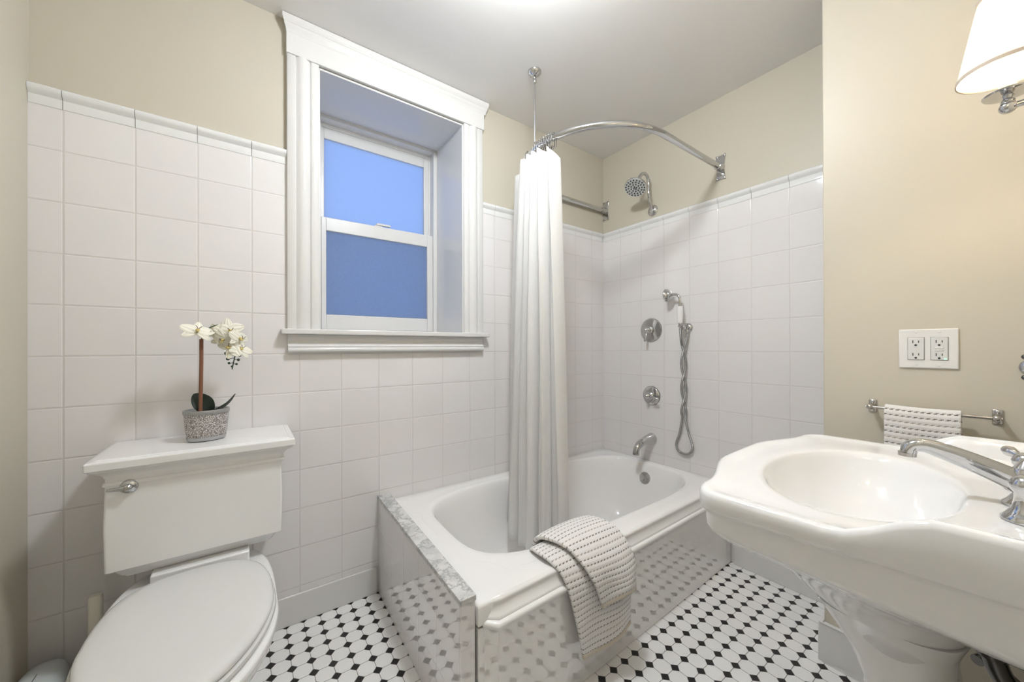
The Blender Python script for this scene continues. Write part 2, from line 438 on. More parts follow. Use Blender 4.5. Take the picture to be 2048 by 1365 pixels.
# half wall at the head of the tub with its marble cap
def hw(y, inner):     # the half wall runs very slightly out of square
    t = -y/0.838
    return lerp(-1.474, -1.503, t) if inner else lerp(-1.524, -1.547, t)
b = B()
yk = -0.836
b.loft([[Vector((hw(-TT, 0), -TT, z)), Vector((hw(-TT, 1), -TT, z)), Vector((hw(yk, 1), yk, z)), Vector((hw(yk, 0), yk, z))] for z in (0, 0.414)])
kw = setting(build('wall_half', b, M['tile_k'], bevel=0.002), 'low white tiled half wall at the tub head', 'wall')
b = B()
b.loft([[Vector((hw(-TT, 0)-0.003, -TT, z)), Vector((hw(-TT, 1)+0.001, -TT, z)), Vector((hw(yk, 1)+0.001, yk-0.004, z)), Vector((hw(yk, 0)-0.003, yk-0.004, z))] for z in (0.4145, 0.430)])
mc = build('marble_cap', b, M['marble'], kw, bevel=0.0015)

# ------------------------------------------------------------------ window
win = bpy.data.objects.new('window_1', None); COL.objects.link(win); win.location = (-1.427, 0, 1.15); ORG['window_1'] = Vector(win.location)
setting(win, 'frosted double hung window in a deep white reveal', 'window')
LX0, LX1 = -1.7030, -1.1085
def frame_ring(b, x0, x1, z0, z1, wl, wr, wb, wt, y0, y1):
    b.box(x0, x0+wl, y0, y1, z0, z1); b.box(x1-wr, x1, y0, y1, z0, z1)
    b.box(x0+wl, x1-wr, y0, y1, z0, z0+wb); b.box(x0+wl, x1-wr, y0, y1, z1-wt, z1)
b = B(); t_ = 0.006
b.box(OX0, OX0+t_, -0.012, 0.33, OZ0, OZ1); b.box(OX1-t_, OX1, -0.012, 0.33, OZ0, OZ1); b.box(OX0, OX1, -0.012, 0.33, OZ1-t_, OZ1)
build('jamb_lining', b, M['trim'], win, bevel=0.0015)
b = B()
frame_ring(b, OX0+t_, OX1-t_, 1.166, OZ1-t_, 0.030, 0.022, 0.016, 0.016, 0.296, 0.40)
frame_ring(b, OX0+t_+0.020, OX1-t_-0.010, 1.170, OZ1-t_-0.012, 0.040, 0.020, 0.016, 0.022, 0.346, 0.40)
b.box(OX0+t_+0.02, LX0-0.0005, 0.316, 0.40, 1.17, 2.22)
build('window_frame', b, M['vinyl'], win, bevel=0.002)
b = B(); frame_ring(b, LX0, LX1, 1.183, 1.738, 0.022, 0.044, 0.073, 0.066, 0.316, 0.345)
sash = build('lower_sash', b, M['vinyl'], win, bevel=0.003)
b = B(); b.box(LX0+0.020, LX1-0.042, 0.330, 0.334, 1.254, 1.674)
build('glass_pane', b, M['frost'], sash, flat=True)
b = B(); frame_ring(b, LX0, LX1, 1.70, 2.199, 0.018, 0.050, 0.034, 0.055, 0.350, 0.378)
sash2 = build('upper_sash', b, M['vinyl'], win, bevel=0.003)
b = B(); b.box(LX0+0.016, LX1-0.048, 0.362, 0.366, 1.732, 2.146)
build('glass_pane', b, M['frost'], sash2, flat=True)
b = B()
b.box(-1.447, -1.407, 0.320, 0.344, 1.738, 1.745)
b.lathe((-1.425, 0.333, 1.745), (0, 0, 1), [(0.016, 0), (0.016, 0.006), (0.012, 0.010)], 20)
b.obox((-1.398, 0.326, 1.752), (0.036, 0.0, 0.0), (0, 0.008, 0), (0, 0, 0.0055))
build('sash_lock', b, M['vinyl'], win, bevel=0.002)
b = B(); b.box(OX0+0.03, OX1-0.03, 0.392, 0.3935, 1.18, 1.725)
build('insect_screen', b, M['screen'], win, flat=True)
# casing
prof = [(0, 0.0), (0, 0.020), (0.002, 0.022), (0.028, 0.022), (0.031, 0.017), (0.034, 0.019), (0.042, 0.026), (0.055, 0.029), (0.068, 0.026), (0.078, 0.019), (0.081, 0.015), (0.084, 0.021), (0.087, 0.022), (0.110, 0.022), (0.112, 0.020), (0.112, 0.0)]
for sx, x in ((1, CX0), (-1, CX1)):
    b = B(); b.prism(prof, 1.164, 2.246, lambda u, d, c: Vector((x+sx*u, -d, c)))
    build('side_casing', b, M['trim'], win, angle=50)
b = B(); b.box(-1.8745, -0.9755, -0.027, 0, 2.244, 2.331)
build('head_casing', b, M['trim'], win, bevel=0.002)
crown = [(0, 2.326), (0.0275, 2.326), (0.0275, 2.331), (0.0285, 2.336), (0.031, 2.344), (0.0345, 2.351), (0.0345, 2.358), (0.0375, 2.360), (0.0385, 2.368), (0.0405, 2.370), (0.0405, 2.3865), (0, 2.3865)]
b = B()
def crown_ring(xe, sg):
    return [Vector((xe+sg*(d-0.027 if d > 0.001 else -0.0), -d, z)) for d, z in crown]
b.loft([crown_ring(-1.8745, -1), crown_ring(-0.968, 1)])
build('crown_moulding', b, M['trim'], win, angle=50)
b = B(); b.box(-1.893, -0.958, -0.050, 0.0, 1.1445, 1.1655); b.box(OX0+t_, OX1-t_, 0.0, 0.31, 1.150, 1.1655)
build('window_stool', b, M['trim'], win, bevel=0.004, seg=3)
ap = [(0, 1.144), (0.020, 1.144), (0.020, 1.124), (0.016, 1.120), (0.017, 1.112), (0.022, 1.104), (0.030, 1.099), (0.032, 1.096), (0.029, 1.093), (0.032, 1.090), (0.034, 1.083), (0.032, 1.076), (0.028, 1.073), (0, 1.073)]
b = B(); b.prism(ap, -1.870, -0.984, lambda d, z, c: Vector((c, -d, z)))
build('window_apron', b, M['trim'], win, angle=50)

# ------------------------------------------------------------------ ceiling lamp (just above the frame)
cl = thing('ceiling_light', (-1.38, -0.94, ZC), 'round flush ceiling light with a lit opal dome', 'ceiling light')
b = B(); b.lathe((-1.38, -0.94, ZC-0.0005), (0, 0, -1), [(0.128, 0), (0.128, 0.022), (0.120, 0.028)], 40)
build('base', b, M['chrome'], cl)
b = B(); b.lathe((-1.38, -0.94, ZC-0.029), (0, 0, -1), [(0.094, 0), (0.095, 0.025), (0.088, 0.052), (0.068, 0.074), (0.038, 0.087), (0.0, 0.091)], 40)
build('dome', b, M['dome'], cl)

# ------------------------------------------------------------------ bathtub
tub = thing('bathtub', (-0.74, -0.42, 0), 'white alcove bathtub with moulded rim and glossy apron', 'bathtub')
TX0, TX1, TYB = -1.4775, -0.008, -0.008
def yfront(x): return -0.832+0.022*(x+0.75)
def skew(p):
    t = max(0.0, (-1.2-p.x)/0.2775); p = Vector(p); p.x += (hw(max(-0.84, min(-TT, p.y)), 1)+0.0025-TX0)*t; return p
N = 128
bcx, bcy = -0.720, -0.410
def outer(inset, z):
    r = []
    for i in range(N):
        t = 2*math.pi*i/N; dx, dy = math.cos(t), math.sin(t)
        best = 1e9
        xl = TX0+inset; xr = TX1-inset
        if dx > 1e-9: best = min(best, (xr-bcx)/dx)
        if dx < -1e-9: best = min(best, (xl-bcx)/dx)
        if dy > 1e-9: best = min(best, (TYB-inset-bcy)/dy)
        if dy < -1e-9:
            # front edge line y = yfront(x)+inset, slope 0.022
            a_ = 0.022; c0 = -0.832+inset+0.022*0.75
            den = dy-a_*dx
            if den < -1e-9: best = min(best, (c0+a_*bcx-bcy)/den)
        r.append(Vector((bcx+dx*best, bcy+dy*best, z)))
    # snap the corners in
    for cx_, cy_ in ((xl, yfront(xl)+inset), (xr, yfront(xr)+inset), (xl, TYB-inset), (xr, TYB-inset)):
        j = min(range(N), key=lambda q: (r[q].x-cx_)**2+(r[q].y-cy_)**2)
        r[j] = Vector((cx_, cy_, z))
    return r
def inner(a, b_, n, z, cx=bcx, cy=bcy):
    r = []
    for i in range(N):
        t = 2*math.pi*i/N; c_, s_ = math.cos(t), math.sin(t)
        rad = (abs(c_/a)**n+abs(s_/b_)**n)**(-1/n)
        r.append(Vector((cx+c_*rad, cy+s_*rad, z)))
    return r
b = B()
def mixr(A, C, t): return [p.lerp(q, t) for p, q in zip(A, C)]
O = outer(0.0, 0.392); O1 = outer(0.003, 0.3985); O2 = outer(0.010, 0.401)
I0 = inner(0.664, 0.327, 4.0, 0.400)
rings = [outer(0.0, 0.345), O, O1, O2, mixr(O2, I0, 0.5), mixr(O2, I0, 0.86), I0,
         inner(0.657, 0.321, 4.0, 0.397), inner(0.650, 0.315, 4.0, 0.388), inner(0.640, 0.306, 3.9, 0.36),
         inner(0.615, 0.290, 3.6, 0.26), inner(0.585, 0.270, 3.4, 0.15), inner(0.560, 0.250, 3.2, 0.09), inner(0.52, 0.220, 3.0, 0.062), inner(0.40, 0.15, 2.6, 0.055), inner(0.1, 0.04, 2.2, 0.052)]
rings = [[skew(p) for p in r] for r in rings]
b.loft(rings, cap0=False, cap1=True)
build('basin', b, M['tub'], tub, angle=60)
# front apron: ogee under the rim, bead, glossy panel
def apron_pt(x, d, z): return Vector((x, yfront(x)-d+0.014*(x+0.75)*min(1, d/0.02)*0.6, z))
ogee = [(-0.004, 0.3995), (0.002, 0.397), (0.004, 0.392), (0.003, 0.386), (0.004, 0.378), (0.008, 0.368), (0.013, 0.361), (0.016, 0.357), (0.016, 0.353), (0.022, 0.352), (0.027, 0.348), (0.028, 0.342), (0.026, 0.336), (0.018, 0.333), (0.014, 0.331)]
XA0 = -1.458
b = B()
nX = 24
def ring_at(x, k): return [apron_pt(x - k*max(0, (0.004+d))*1.0*0, d, z) for d, z in ogee]
rs = []
# mitred return at the left end
rs.append([Vector((XA0-0.028, yfront(XA0)+0.004, z)) if d < 0 else Vector((XA0-0.028+ (0.028-d)*1.0, yfront(XA0)+0.002, z)) for d, z in ogee])
rs.append([apron_pt(XA0+(0.028-d), d, z) if d > 0 else apron_pt(XA0+0.028, d, z) for d, z in ogee])
for i in range(1, nX+1): rs.append([apron_pt(lerp(XA0+0.028, TX1-0.004, i/nX), d, z) for d, z in ogee])
b.loft(rs, cap0=False, cap1=False, closed=False)
build('rim_moulding', b, M['tub'], tub, angle=50)
b = B()
pl = []
for z in (0.0, 0.336):
    pl.append([Vector((TX0-0.021, yfront(TX0)+0.003, z)), Vector((XA0-0.022, yfront(XA0)+0.003, z)), Vector((XA0+0.012, yfront(XA0)-0.016, z)), apron_pt(-1.0, 0.016, z), apron_pt(-0.5, 0.016, z), apron_pt(TX1-0.002, 0.016, z), Vector((TX1-0.002, -0.70, z)), Vector((TX0-0.016, -0.70, z))])
b.loft(pl)
build('apron_panel', b, M['apron'], tub, bevel=0.003, angle=30)
# overflow plate on the sloped end
ov = Vector((-0.088, -0.385, 0.315)); na = Vector((-0.97, 0, 0.22)).normalized()
b = B(); b.lathe(ov, na, [(0.036, -0.004), (0.036, 0.004), (0.033, 0.008), (0.010, 0.010)], 32)
opl = build('overflow_plate', b, M['chrome'], tub)
b = B(); b.tube([ov+na*0.008, ov+na*0.024+Vector((0, 0.004, -0.006)), ov+na*0.030+Vector((0, 0.012, -0.022))], [0.004, 0.0035, 0.0045], 10)
build('trip_lever', b, M['chrome'], opl)
b = B(); b.lathe((-0.40, -0.40, 0.0535), (0, 0, 1), [(0.03, 0), (0.03, 0.003), (0.012, 0.004)], 24)
build('drain', b, M['chrome'], tub)
# faint raised corner lines on the deck
b = B()
for pts in ([(-1.06, -0.772), (-1.24, -0.772), (-1.30, -0.768), (-1.335, -0.79)], [(-1.335, -0.765), (-1.365, -0.70), (-1.40, -0.66)], [(-1.43, -0.43), (-1.43, -0.30), (-1.415, -0.24), (-1.44, -0.18), (-1.44, -0.13)]):
    b = B(); b.tube(catmull([(x, y, 0.3990) for x, y in pts], 6), 0.0022, 6)
    build('deck_relief', b, M['tub'], tub)

# ------------------------------------------------------------------ tub wall fittings
def dirn(v): return Vector(v).normalized()
WX = -TT
# tub spout
sp = thing('tub_spout', (WX, -0.377, 0.536), 'chrome curved tub spout below the small round valve', 'tub spout')
b = B()
pts = catmull([(WX-0.0005, -0.377, 0.536), (-0.03, -0.377, 0.536), (-0.075, -0.377, 0.534), (-0.115, -0.377, 0.525), (-0.147, -0.377, 0.508), (-0.160, -0.377, 0.489), (-0.163, -0.377, 0.474)], 6)
n_ = len(pts); rr = []
for i in range(n_):
    t = i/(n_-1)
    rr.append(0.034-0.012*sstep(t, 0.02, 0.45)-0.003*sstep(t, 0.5, 0.8))
b.tube(pts, rr, 22); build('spout_body', b, M['chrome'], sp)
b = B(); b.lathe((-0.163, -0.377, 0.4735), (-0.1, 0, -1), [(0.0185, 0), (0.0185, 0.010), (0.014, 0.010)], 22)
build('spout_tip', b, M['nickel'], sp)
# valves
def valve(name, c, r, label, lever):
    t = thing(name, c, label, 'shower valve'); c = Vector(c); a = Vector((-1, 0, 0))
    b = B(); b.lathe(c, a, [(r, 0), (r, 0.003), (r-0.004, 0.008), (r*0.55, 0.013), (r*0.42, 0.014)], 44)
    build('escutcheon', b, M['chrome'], t)
    b = B(); b.lathe(c, a, [(r+0.0012, 0.0), (r+0.0012, 0.0015)], 44); build('gasket', b, M['slot'], t)
    b = B(); b.lathe(c, a, [(0.024, 0.012), (0.024, 0.024), (0.019, 0.028), (0.021, 0.036), (0.017, 0.046), (0.010, 0.052), (0.012, 0.058), (0.006, 0.064), (0.0, 0.066)], 26)
    hb = build('handle_hub', b, M['chrome'], t)
    b = B(); d = Vector(lever); o = c+a*0.040
    b.tube([o, o+d*0.018, o+d*0.030, o+d*0.046, o+d*0.060, o+d*0.068, o+d*0.073], [0.006, 0.005, 0.006, 0.0085, 0.0075, 0.006, 0.003], 14)
    build('lever', b, M['chrome'], hb)
valve('shower_valve', (WX, -0.374, 1.193), 0.071, 'larger upper round chrome valve plate with lever pointing down', (-0.25, 0.05, -0.97))
valve('diverter_valve', (WX, -0.376, 0.796), 0.057, 'smaller lower round chrome valve plate with lever pointing sideways', (-0.15, -0.98, -0.1))
# shower head
sh = thing('overhead_shower', (0, -0.385, 1.918), 'round chrome shower head on a gooseneck arm', 'shower')
b = B(); b.lathe((0, -0.385, 1.918), (-1, 0, 0), [(0.033, 0.0), (0.033, 0.004), (0.026, 0.012), (0.014, 0.016)], 30)
build('wall_flange', b, M['chrome'], sh)
b = B()
arm = catmull([(-0.006, -0.385, 1.920), (-0.022, -0.385, 1.942), (-0.036, -0.385, 1.972), (-0.044, -0.385, 2.018), (-0.045, -0.385, 2.070), (-0.056, -0.385, 2.106), (-0.083, -0.385, 2.120), (-0.117, -0.385, 2.103), (-0.143, -0.385, 2.068)], 8)
b.tube(arm, 0.0098, 16); build('shower_arm', b, M['chrome'], sh)
hn = dirn((-0.52, -0.12, -0.85)); hc = Vector((-0.176, -0.386, 2.012))
b = B(); b.lathe(hc-hn*0.062, hn, [(0.012, 0), (0.015, 0.008), (0.013, 0.02), (0.017, 0.032), (0.040, 0.044), (0.062, 0.052), (0.0635, 0.058), (0.061, 0.0625)], 40)
hd = build('head_shell', b, M['chrome'], sh)
b = B(); b.lathe(hc, hn, [(0.0605, 0.0006), (0.0605, 0.0016)], 40); face = build('spray_face', b, M['bin'], sh)
b = B(); t = Vector((0, 0, 1)); u = hn.cross(t).normalized(); w = hn.cross(u)
for ring_, cnt in ((0.008, 4), (0.023, 9), (0.038, 14), (0.052, 19)):
    for i in range(cnt):
        a = 2*math.pi*i/cnt+ring_*30
        b.lathe(hc+hn*0.0016+(u*math.cos(a)+w*math.sin(a))*ring_, hn, [(0.0046, 0), (0.0040, 0.003), (0.001, 0.0036)], 10)
nz = build('spray_nozzles', b, M['chrome_dk'], face); nz['kind'] = 'stuff'
# hand shower and its cradle
cr = thing('hand_shower_cradle', (WX, -0.607, 1.197), 'round chrome wall elbow cradle holding the hand shower', 'shower holder')
b = B(); b.lathe((WX, -0.607, 1.197), (-1, 0, 0), [(0.026, 0), (0.026, 0.004), (0.022, 0.010), (0.013, 0.014), (0.012, 0.030)], 28)
build('wall_flange', b, M['chrome'], cr)
b = B(); b.obox((-0.052, -0.600, 1.196), (0.014, 0, 0), (0, 0.015, 0), (0, 0, 0.011))
build('clamp', b, M['chrome'], cr, bevel=0.004)
b = B(); b.lathe((-0.030, -0.612, 1.188), (0, 0, -1), [(0.009, 0), (0.010, 0.012), (0.007, 0.016), (0.0075, 0.026)], 18)
build('hose_outlet', b, M['chrome'], cr)
hsx = -0.062; hy = -0.590
hs = thing('hand_shower', (hsx, hy, 1.197), 'hand shower with white porcelain grip and looped metal hose', 'hand shower')
b = B(); b.lathe((hsx, hy, 1.222), (0, 0, 1), [(0.0125, 0), (0.0150, 0.02), (0.0165, 0.045), (0.0160, 0.07), (0.0138, 0.093)], 22)
build('grip', b, M['porc'], hs)
b = B()
b.lathe((hsx, hy, 1.200), (0, 0, 1), [(0.0115, 0), (0.0115, 0.008), (0.008, 0.012), (0.010, 0.0215)], 20)
build('collar', b, M['chrome'], hs)
b = B()
b.lathe((hsx, hy, 1.3155), (0, 0, 1), [(0.012, 0), (0.008, 0.004), (0.0075, 0.012)], 20)
b.tube(catmull([(hsx, hy, 1.320), (hsx, hy, 1.345), (hsx, hy+0.004, 1.366), (hsx, hy+0.016, 1.380), (hsx, hy+0.034, 1.384), (hsx, hy+0.050, 1.384)], 6), 0.0068, 14)
build('neck', b, M['chrome'], hs)
b = B(); b.lathe((hsx, hy+0.046, 1.384), (0, 1, -0.05), [(0.009, 0), (0.014, 0.003), (0.026, 0.008), (0.029, 0.014), (0.029, 0.018), (0.037, 0.025), (0.039, 0.032), (0.036, 0.036)], 30)
build('head', b, M['chrome'], hs)
# hose: twisted pair ending in a loop
hx = -0.030; top = 1.162; bot = 0.690
def strand(s, t):   # t 0..1 down the twist
    z = lerp(1.10, bot, t); a = math.pi*3.0*t+0.35
    return Vector((hx+0.010*s*math.sin(a), -0.591+0.012*s*math.cos(a), z))
p1 = [Vector((hsx, hy, 1.196)), Vector((hsx+0.006, hy, 1.15)), Vector((hsx+0.018, hy+0.004, 1.12))]+[strand(1, i/14) for i in range(15)]
p2 = [Vector((-0.030, -0.612, 1.165)), Vector((-0.030, -0.611, 1.14))]+[strand(-1, i/14) for i in range(15)]
e1, e2 = p1[-1], p2[-1]
sg = 1 if e1.y > e2.y else -1
# after the last crossing each strand runs out to its own side of the loop
loop = [(-0.562, 0.600), (-0.545, 0.555), (-0.543, 0.525), (-0.560, 0.503), (-0.590, 0.495), (-0.620, 0.505), (-0.636, 0.530), (-0.634, 0.560), (-0.618, 0.605)]
if sg < 0: loop = loop[::-1]
loop = [Vector((-0.022, y, z)) for y, z in loop]
allp = catmull(p1+loop+p2[::-1], 7)
b = B(); b.tube(allp, 0.0062, 10, uv=True)
build('hose', b, M['hose'], hs)

# ------------------------------------------------------------------ curtain rod
RC = Vector((-0.525, -0.402, 2.021)); RR = 0.378
rod = thing('shower_curtain_rod', (RC.x, RC.y, RC.z), 'chrome D shaped shower curtain rod with ceiling support', 'curtain rod')
pts = [Vector((-0.012, RC.y-RR, RC.z))]+[Vector((lerp(0, RC.x, i/8), RC.y-RR, RC.z)) for i in range(1, 8)]
for i in range(0, 49):
    a = -math.pi/2-math.pi*i/48
    pts.append(RC+Vector((RR*math.cos(a), RR*math.sin(a), 0)))
pts += [Vector((lerp(RC.x, 0, i/8), RC.y+RR, RC.z)) for i in range(1, 8)]+[Vector((-0.012, RC.y+RR, RC.z))]
b = B(); b.tube(pts, 0.0145, 20); build('rod', b, M['chrome'], rod)
for yy in (RC.y-RR, RC.y+RR):
    b = B(); hwid, hh = 0.026, 0.066
    poly = []
    for q in range(9): t = q/8; poly.append((lerp(-hwid, hwid, t), hh-0.004*math.sin(math.pi*t)))
    for q in range(9): t = q/8; poly.append((hwid-0.008*math.sin(math.pi*t), lerp(hh, -hh, t)))
    for q in range(9): t = q/8; poly.append((lerp(hwid, -hwid, t), -hh+0.004*math.sin(math.pi*t)))
    for q in range(9): t = q/8; poly.append((-hwid+0.008*math.sin(math.pi*t), lerp(-hh, hh, t)))
    pp = []
    for p in poly:
        if not pp or (abs(pp[-1][0]-p[0])+abs(pp[-1][1]-p[1])) > 1e-6: pp.append(p)
    if abs(pp[0][0]-pp[-1][0])+abs(pp[0][1]-pp[-1][1]) < 1e-6: pp.pop()
    yc = min(yy, -0.027)
    b.prism(pp, -0.0005, -0.005, lambda u, v, c: Vector((c, yc+u, RC.z+v)))
    fl = build('wall_flange', b, M['chrome'], rod, bevel=0.001)
    b = B(); b.lathe((-0.004, yy, RC.z), (-1, 0, 0), [(0.021, 0), (0.021, 0.012), (0.0185, 0.018), (0.0185, 0.034), (0.0145, 0.036)], 24)
    build('collar', b, M['chrome'], fl)
    for su in (-1, 1):
        for sv in (-1, 1):
            b = B(); b.lathe((-0.005, yc+su*0.018, RC.z+sv*0.057), (-1, 0, 0), [(0.0055, 0), (0.0045, 0.003), (0.001, 0.0042)], 12)
            build('screw', b, M['nickel'], fl)
sx_, sy_ = RC.x-RR*math.cos(0.12), RC.y+RR*math.sin(0.12)
b = B(); b.tube([(sx_, sy_, RC.z+0.034), (sx_, sy_, ZC-0.02)], 0.0045, 12)
b.lathe((sx_, sy_, ZC-0.055), (0, 0, 1), [(0.006, 0), (0.009, 0.004), (0.009, 0.02), (0.0065, 0.024)], 14)
b.tube([Vector((sx_+0.021*math.cos(a)*0.7, sy_+0.021*math.cos(a)*0.7, RC.z+0.021*math.sin(a)+0.008)) for a in [2*math.pi*i/20 for i in range(21)]], 0.0026, 8)
build('ceiling_support', b, M['chrome'], rod)
b = B(); b.lathe((sx_, sy_, ZC), (0, 0, -1), [(0.032, 0.0005), (0.031, 0.006), (0.024, 0.016), (0.012, 0.024), (0.007, 0.026)], 28)
build('ceiling_canopy', b, M['chrome'], rod)

# ------------------------------------------------------------------ shower curtain
cur = thing('shower_curtain', (-0.90, -0.32, 0.17), 'white waffle shower curtain bunched up and hanging into the tub', 'shower curtain')
NU, NV = 340, 60
ZT = 1.974
def cang(s): return lerp(193, 173, s/0.72) if s < 0.72 else lerp(173, 136, (s-0.72)/0.28)
def topc(s):      # along the rod, from the front edge of the curtain round towards the window
    a = R(cang(s)); return RC+Vector((RR*math.cos(a), RR*math.sin(a), 0)), Vector((math.cos(a), math.sin(a), 0))
bc = catmull([(-0.880, -0.555, 0), (-0.945, -0.46, 0), (-0.955, -0.34, 0), (-0.930, -0.22, 0), (-0.885, -0.115, 0)], 20)
def botc(s):
    f = s*(len(bc)-1); i = min(int(f), len(bc)-2); p = bc[i].lerp(bc[i+1], f-i)
    d = (bc[i+1]-bc[i]).normalized(); return p, Vector((-d.y, d.x, 0)) if Vector((-d.y, d.x, 0)).x < 0 else Vector((d.y, -d.x, 0))
FOLDS = 6.0
def fold(s, v):
    ph = 2*math.pi*FOLDS*s-1.2+0.7*math.sin(3.1*s*2*math.pi)*v
    w = math.sin(ph)
    return math.copysign(abs(w)**lerp(0.9, 0.55, v), w)
def cpt(i, j):
    s = i/(NU-1); v = j/(NV-1)          # v 0 top .. 1 bottom
    pt, nt_ = topc(s); pb, nb = botc(s)
    e = v**0.75
    amp = lerp(0.033, 0.020, e)*(1+0.35*math.sin(s*17+1.0)*e)*lerp(1.0, 0.75, sstep(s, 0.72, 0.85))
    c_ = pt.lerp(pb, e)+nt_*(0.032*(1-e)*sstep(s, 0.02, 0.22)*(1-0.4*sstep(s, 0.7, 0.9))-0.012*(1-e)*(1-sstep(s, 0.0, 0.1))); nrm = (nt_*(1-e)+nb*e).normalized()
    zb = 0.165+0.012*math.sin(s*9.0)-0.02*s+0.010*math.sin(2*math.pi*FOLDS*s)
    if s > 0.80: zb += 0.06*sstep(s, 0.80, 1.0)
    zt = ZT-0.012*(0.5+0.5*math.sin(2*math.pi*FOLDS*s+0.4))-0.02*(1-sstep(s, 0, 0.05))
    wob = 0.005*math.sin(9*v+s*25)*v
    p = c_+nrm*(fold(s, v)*amp+wob)
    tang = Vector((-nrm.y, nrm.x, 0))
    p += tang*(0.006*math.sin(2*math.pi*FOLDS*s*2)*(0.4+0.6*e))
    return Vector((p.x, p.y, lerp(zt, zb, v)))
b = B(); b.grid(cpt, NU, NV, lambda i, j: (i/(NU-1)*1.75, j/(NV-1)*1.8))
build('curtain_fabric', b, M['curtain'], cur, solid=0.0016, angle=80)
# rings over the rod, one at each outer fold
nr = 0
for q in range(11):
    s = (0.02, 0.09, 0.17, 0.25, 0.33, 0.41, 0.49, 0.57, 0.65, 0.80, 0.94)[q]
    pt, nt_ = topc(s)
    b = B(); pts_ = []
    for i in range(25):
        a = 2*math.pi*i/24
        pts_.append(pt+nt_*(0.021*math.sin(a))+Vector((0, 0, -0.012+0.034*math.cos(a))))
    b.tube(pts_, 0.0020, 8, caps=False)
    b.ball(pt+nt_*0.004+Vector((0, 0, 0.0235)), 0.004, 8)
    build('curtain_ring', b, M['chrome'], cur)

# ------------------------------------------------------------------ bath towel over the tub rim
tw = thing('bath_towel', (-1.06, -0.86, 0.40), 'white dashed bath towel folded over the tub front rim', 'bath towel')
def drape(name, left, right, m, parent, nu=46, bul=0.012, hem=True, thick=0.011, uoff=0.0):
    L = catmull(left, 12); Rr = catmull(right, 12); nv = len(L)
    Ls = [0]
    for i in range(1, nv): Ls.append(Ls[-1]+(L[i]-L[i-1]).length)
    def P(i, j):
        t = i/(nu-1); p = L[j].lerp(Rr[j], t); v = j/(nv-1)
        out = Vector((0, -1, 0.0))*sstep(v, 0.35, 0.6)+Vector((0, 0, 1))*(1-sstep(v, 0.3, 0.55))
        wv = bul*(math.sin(math.pi*t)**0.6)*0.6+0.010*math.sin(t*7.5+v*3+uoff)*sstep(v, 0.5, 1.0)
        drop = -0.012*math.sin(t*6.0+uoff*2)*sstep(v, 0.75, 1.0)
        return p+out*wv+Vector((0, 0, drop))
    b = B(); wd = (L[nv//2]-Rr[nv//2]).length
    b.grid(P, nu, nv, lambda i, j: (i/(nu-1)*wd+uoff, Ls[j]))
    o = build(name, b, m, parent, solid=thick, angle=80, sub=1)
    if hem:
        b = B()
        q = [P(i, nv-1)+Vector((0, -0.001, -0.004)) for i in range(nu)]
        # flat binding strip along the end
        rg = []
        for p in q:
            rg.append([p+Vector((0, 0.006, 0.009)), p+Vector((0, -0.0080, 0.009)), p+Vector((0, -0.0078, -0.007)), p+Vector((0, -0.001, -0.012)), p+Vector((0, 0.006, -0.007))])
        b.loft(rg)
        build('hem', b, M['hem'], o, angle=60, sub=1)
    return o
drape('under_fold', [(-1.205, -0.700, 0.345), (-1.225, -0.722, 0.405), (-1.232, -0.765, 0.417), (-1.228, -0.825, 0.414), (-1.212, -0.860, 0.385), (-1.197, -0.878, 0.33), (-1.180, -0.885, 0.25), (-1.166, -0.889, 0.19), (-1.156, -0.893, 0.135)],
      [(-0.935, -0.700, 0.36), (-0.932, -0.716, 0.410), (-0.930, -0.765, 0.418), (-0.925, -0.830, 0.416), (-0.922, -0.866, 0.385), (-0.920, -0.886, 0.33), (-0.918, -0.893, 0.25), (-0.917, -0.896, 0.19), (-0.916, -0.899, 0.135)], M['towel'], tw, bul=0.010)
drape('upper_fold', [(-1.190, -0.684, 0.365), (-1.190, -0.708, 0.425), (-1.178, -0.762, 0.443), (-1.160, -0.832, 0.438), (-1.140, -0.880, 0.400), (-1.120, -0.902, 0.355), (-1.100, -0.910, 0.315), (-1.085, -0.914, 0.285)],
      [(-0.940, -0.678, 0.365), (-0.938, -0.702, 0.428), (-0.932, -0.762, 0.446), (-0.924, -0.838, 0.440), (-0.920, -0.888, 0.400), (-0.917, -0.910, 0.355), (-0.915, -0.917, 0.315), (-0.914, -0.920, 0.277)], M['towel'], tw, bul=0.018, thick=0.014, uoff=0.6)

# ------------------------------------------------------------------ toilet
to = thing('toilet', (-2.112, -0.40, 0), 'white two piece toilet with moulded tank and closed lid', 'toilet')
tcx = -2.1085
def rect(x0, x1, y0, y1, z, r=0.012, n=6):
    p = []
    for cx_, cy_, a0 in ((x1-r, y1-r, 0), (x0+r, y1-r, 90), (x0+r, y0+r, 180), (x1-r, y0+r, 270)):
        for i in range(n+1): a = R(a0+90*i/n); p.append(Vector((cx_+r*math.cos(a), cy_+r*math.sin(a), z)))
    return p
b = B()
tx0, tx1 = -2.314, -1.906; TF = -0.250
rg = []
for ins, z in ((0.036, 0.446), (0.034, 0.447), (0.031, 0.452), (0.026, 0.456), (0.012, 0.4775), (0.010, 0.4795), (0.0015, 0.4800), (0.0, 0.4815), (-0.002, 0.60), (0.001, 0.735)):
    rg.append(rect(tx0+ins, tx1-ins, TF+ins, -0.022, z, 0.007))
b.loft(rg); build('tank', b, M['porc'], to, angle=22)
b = B(); rg = []
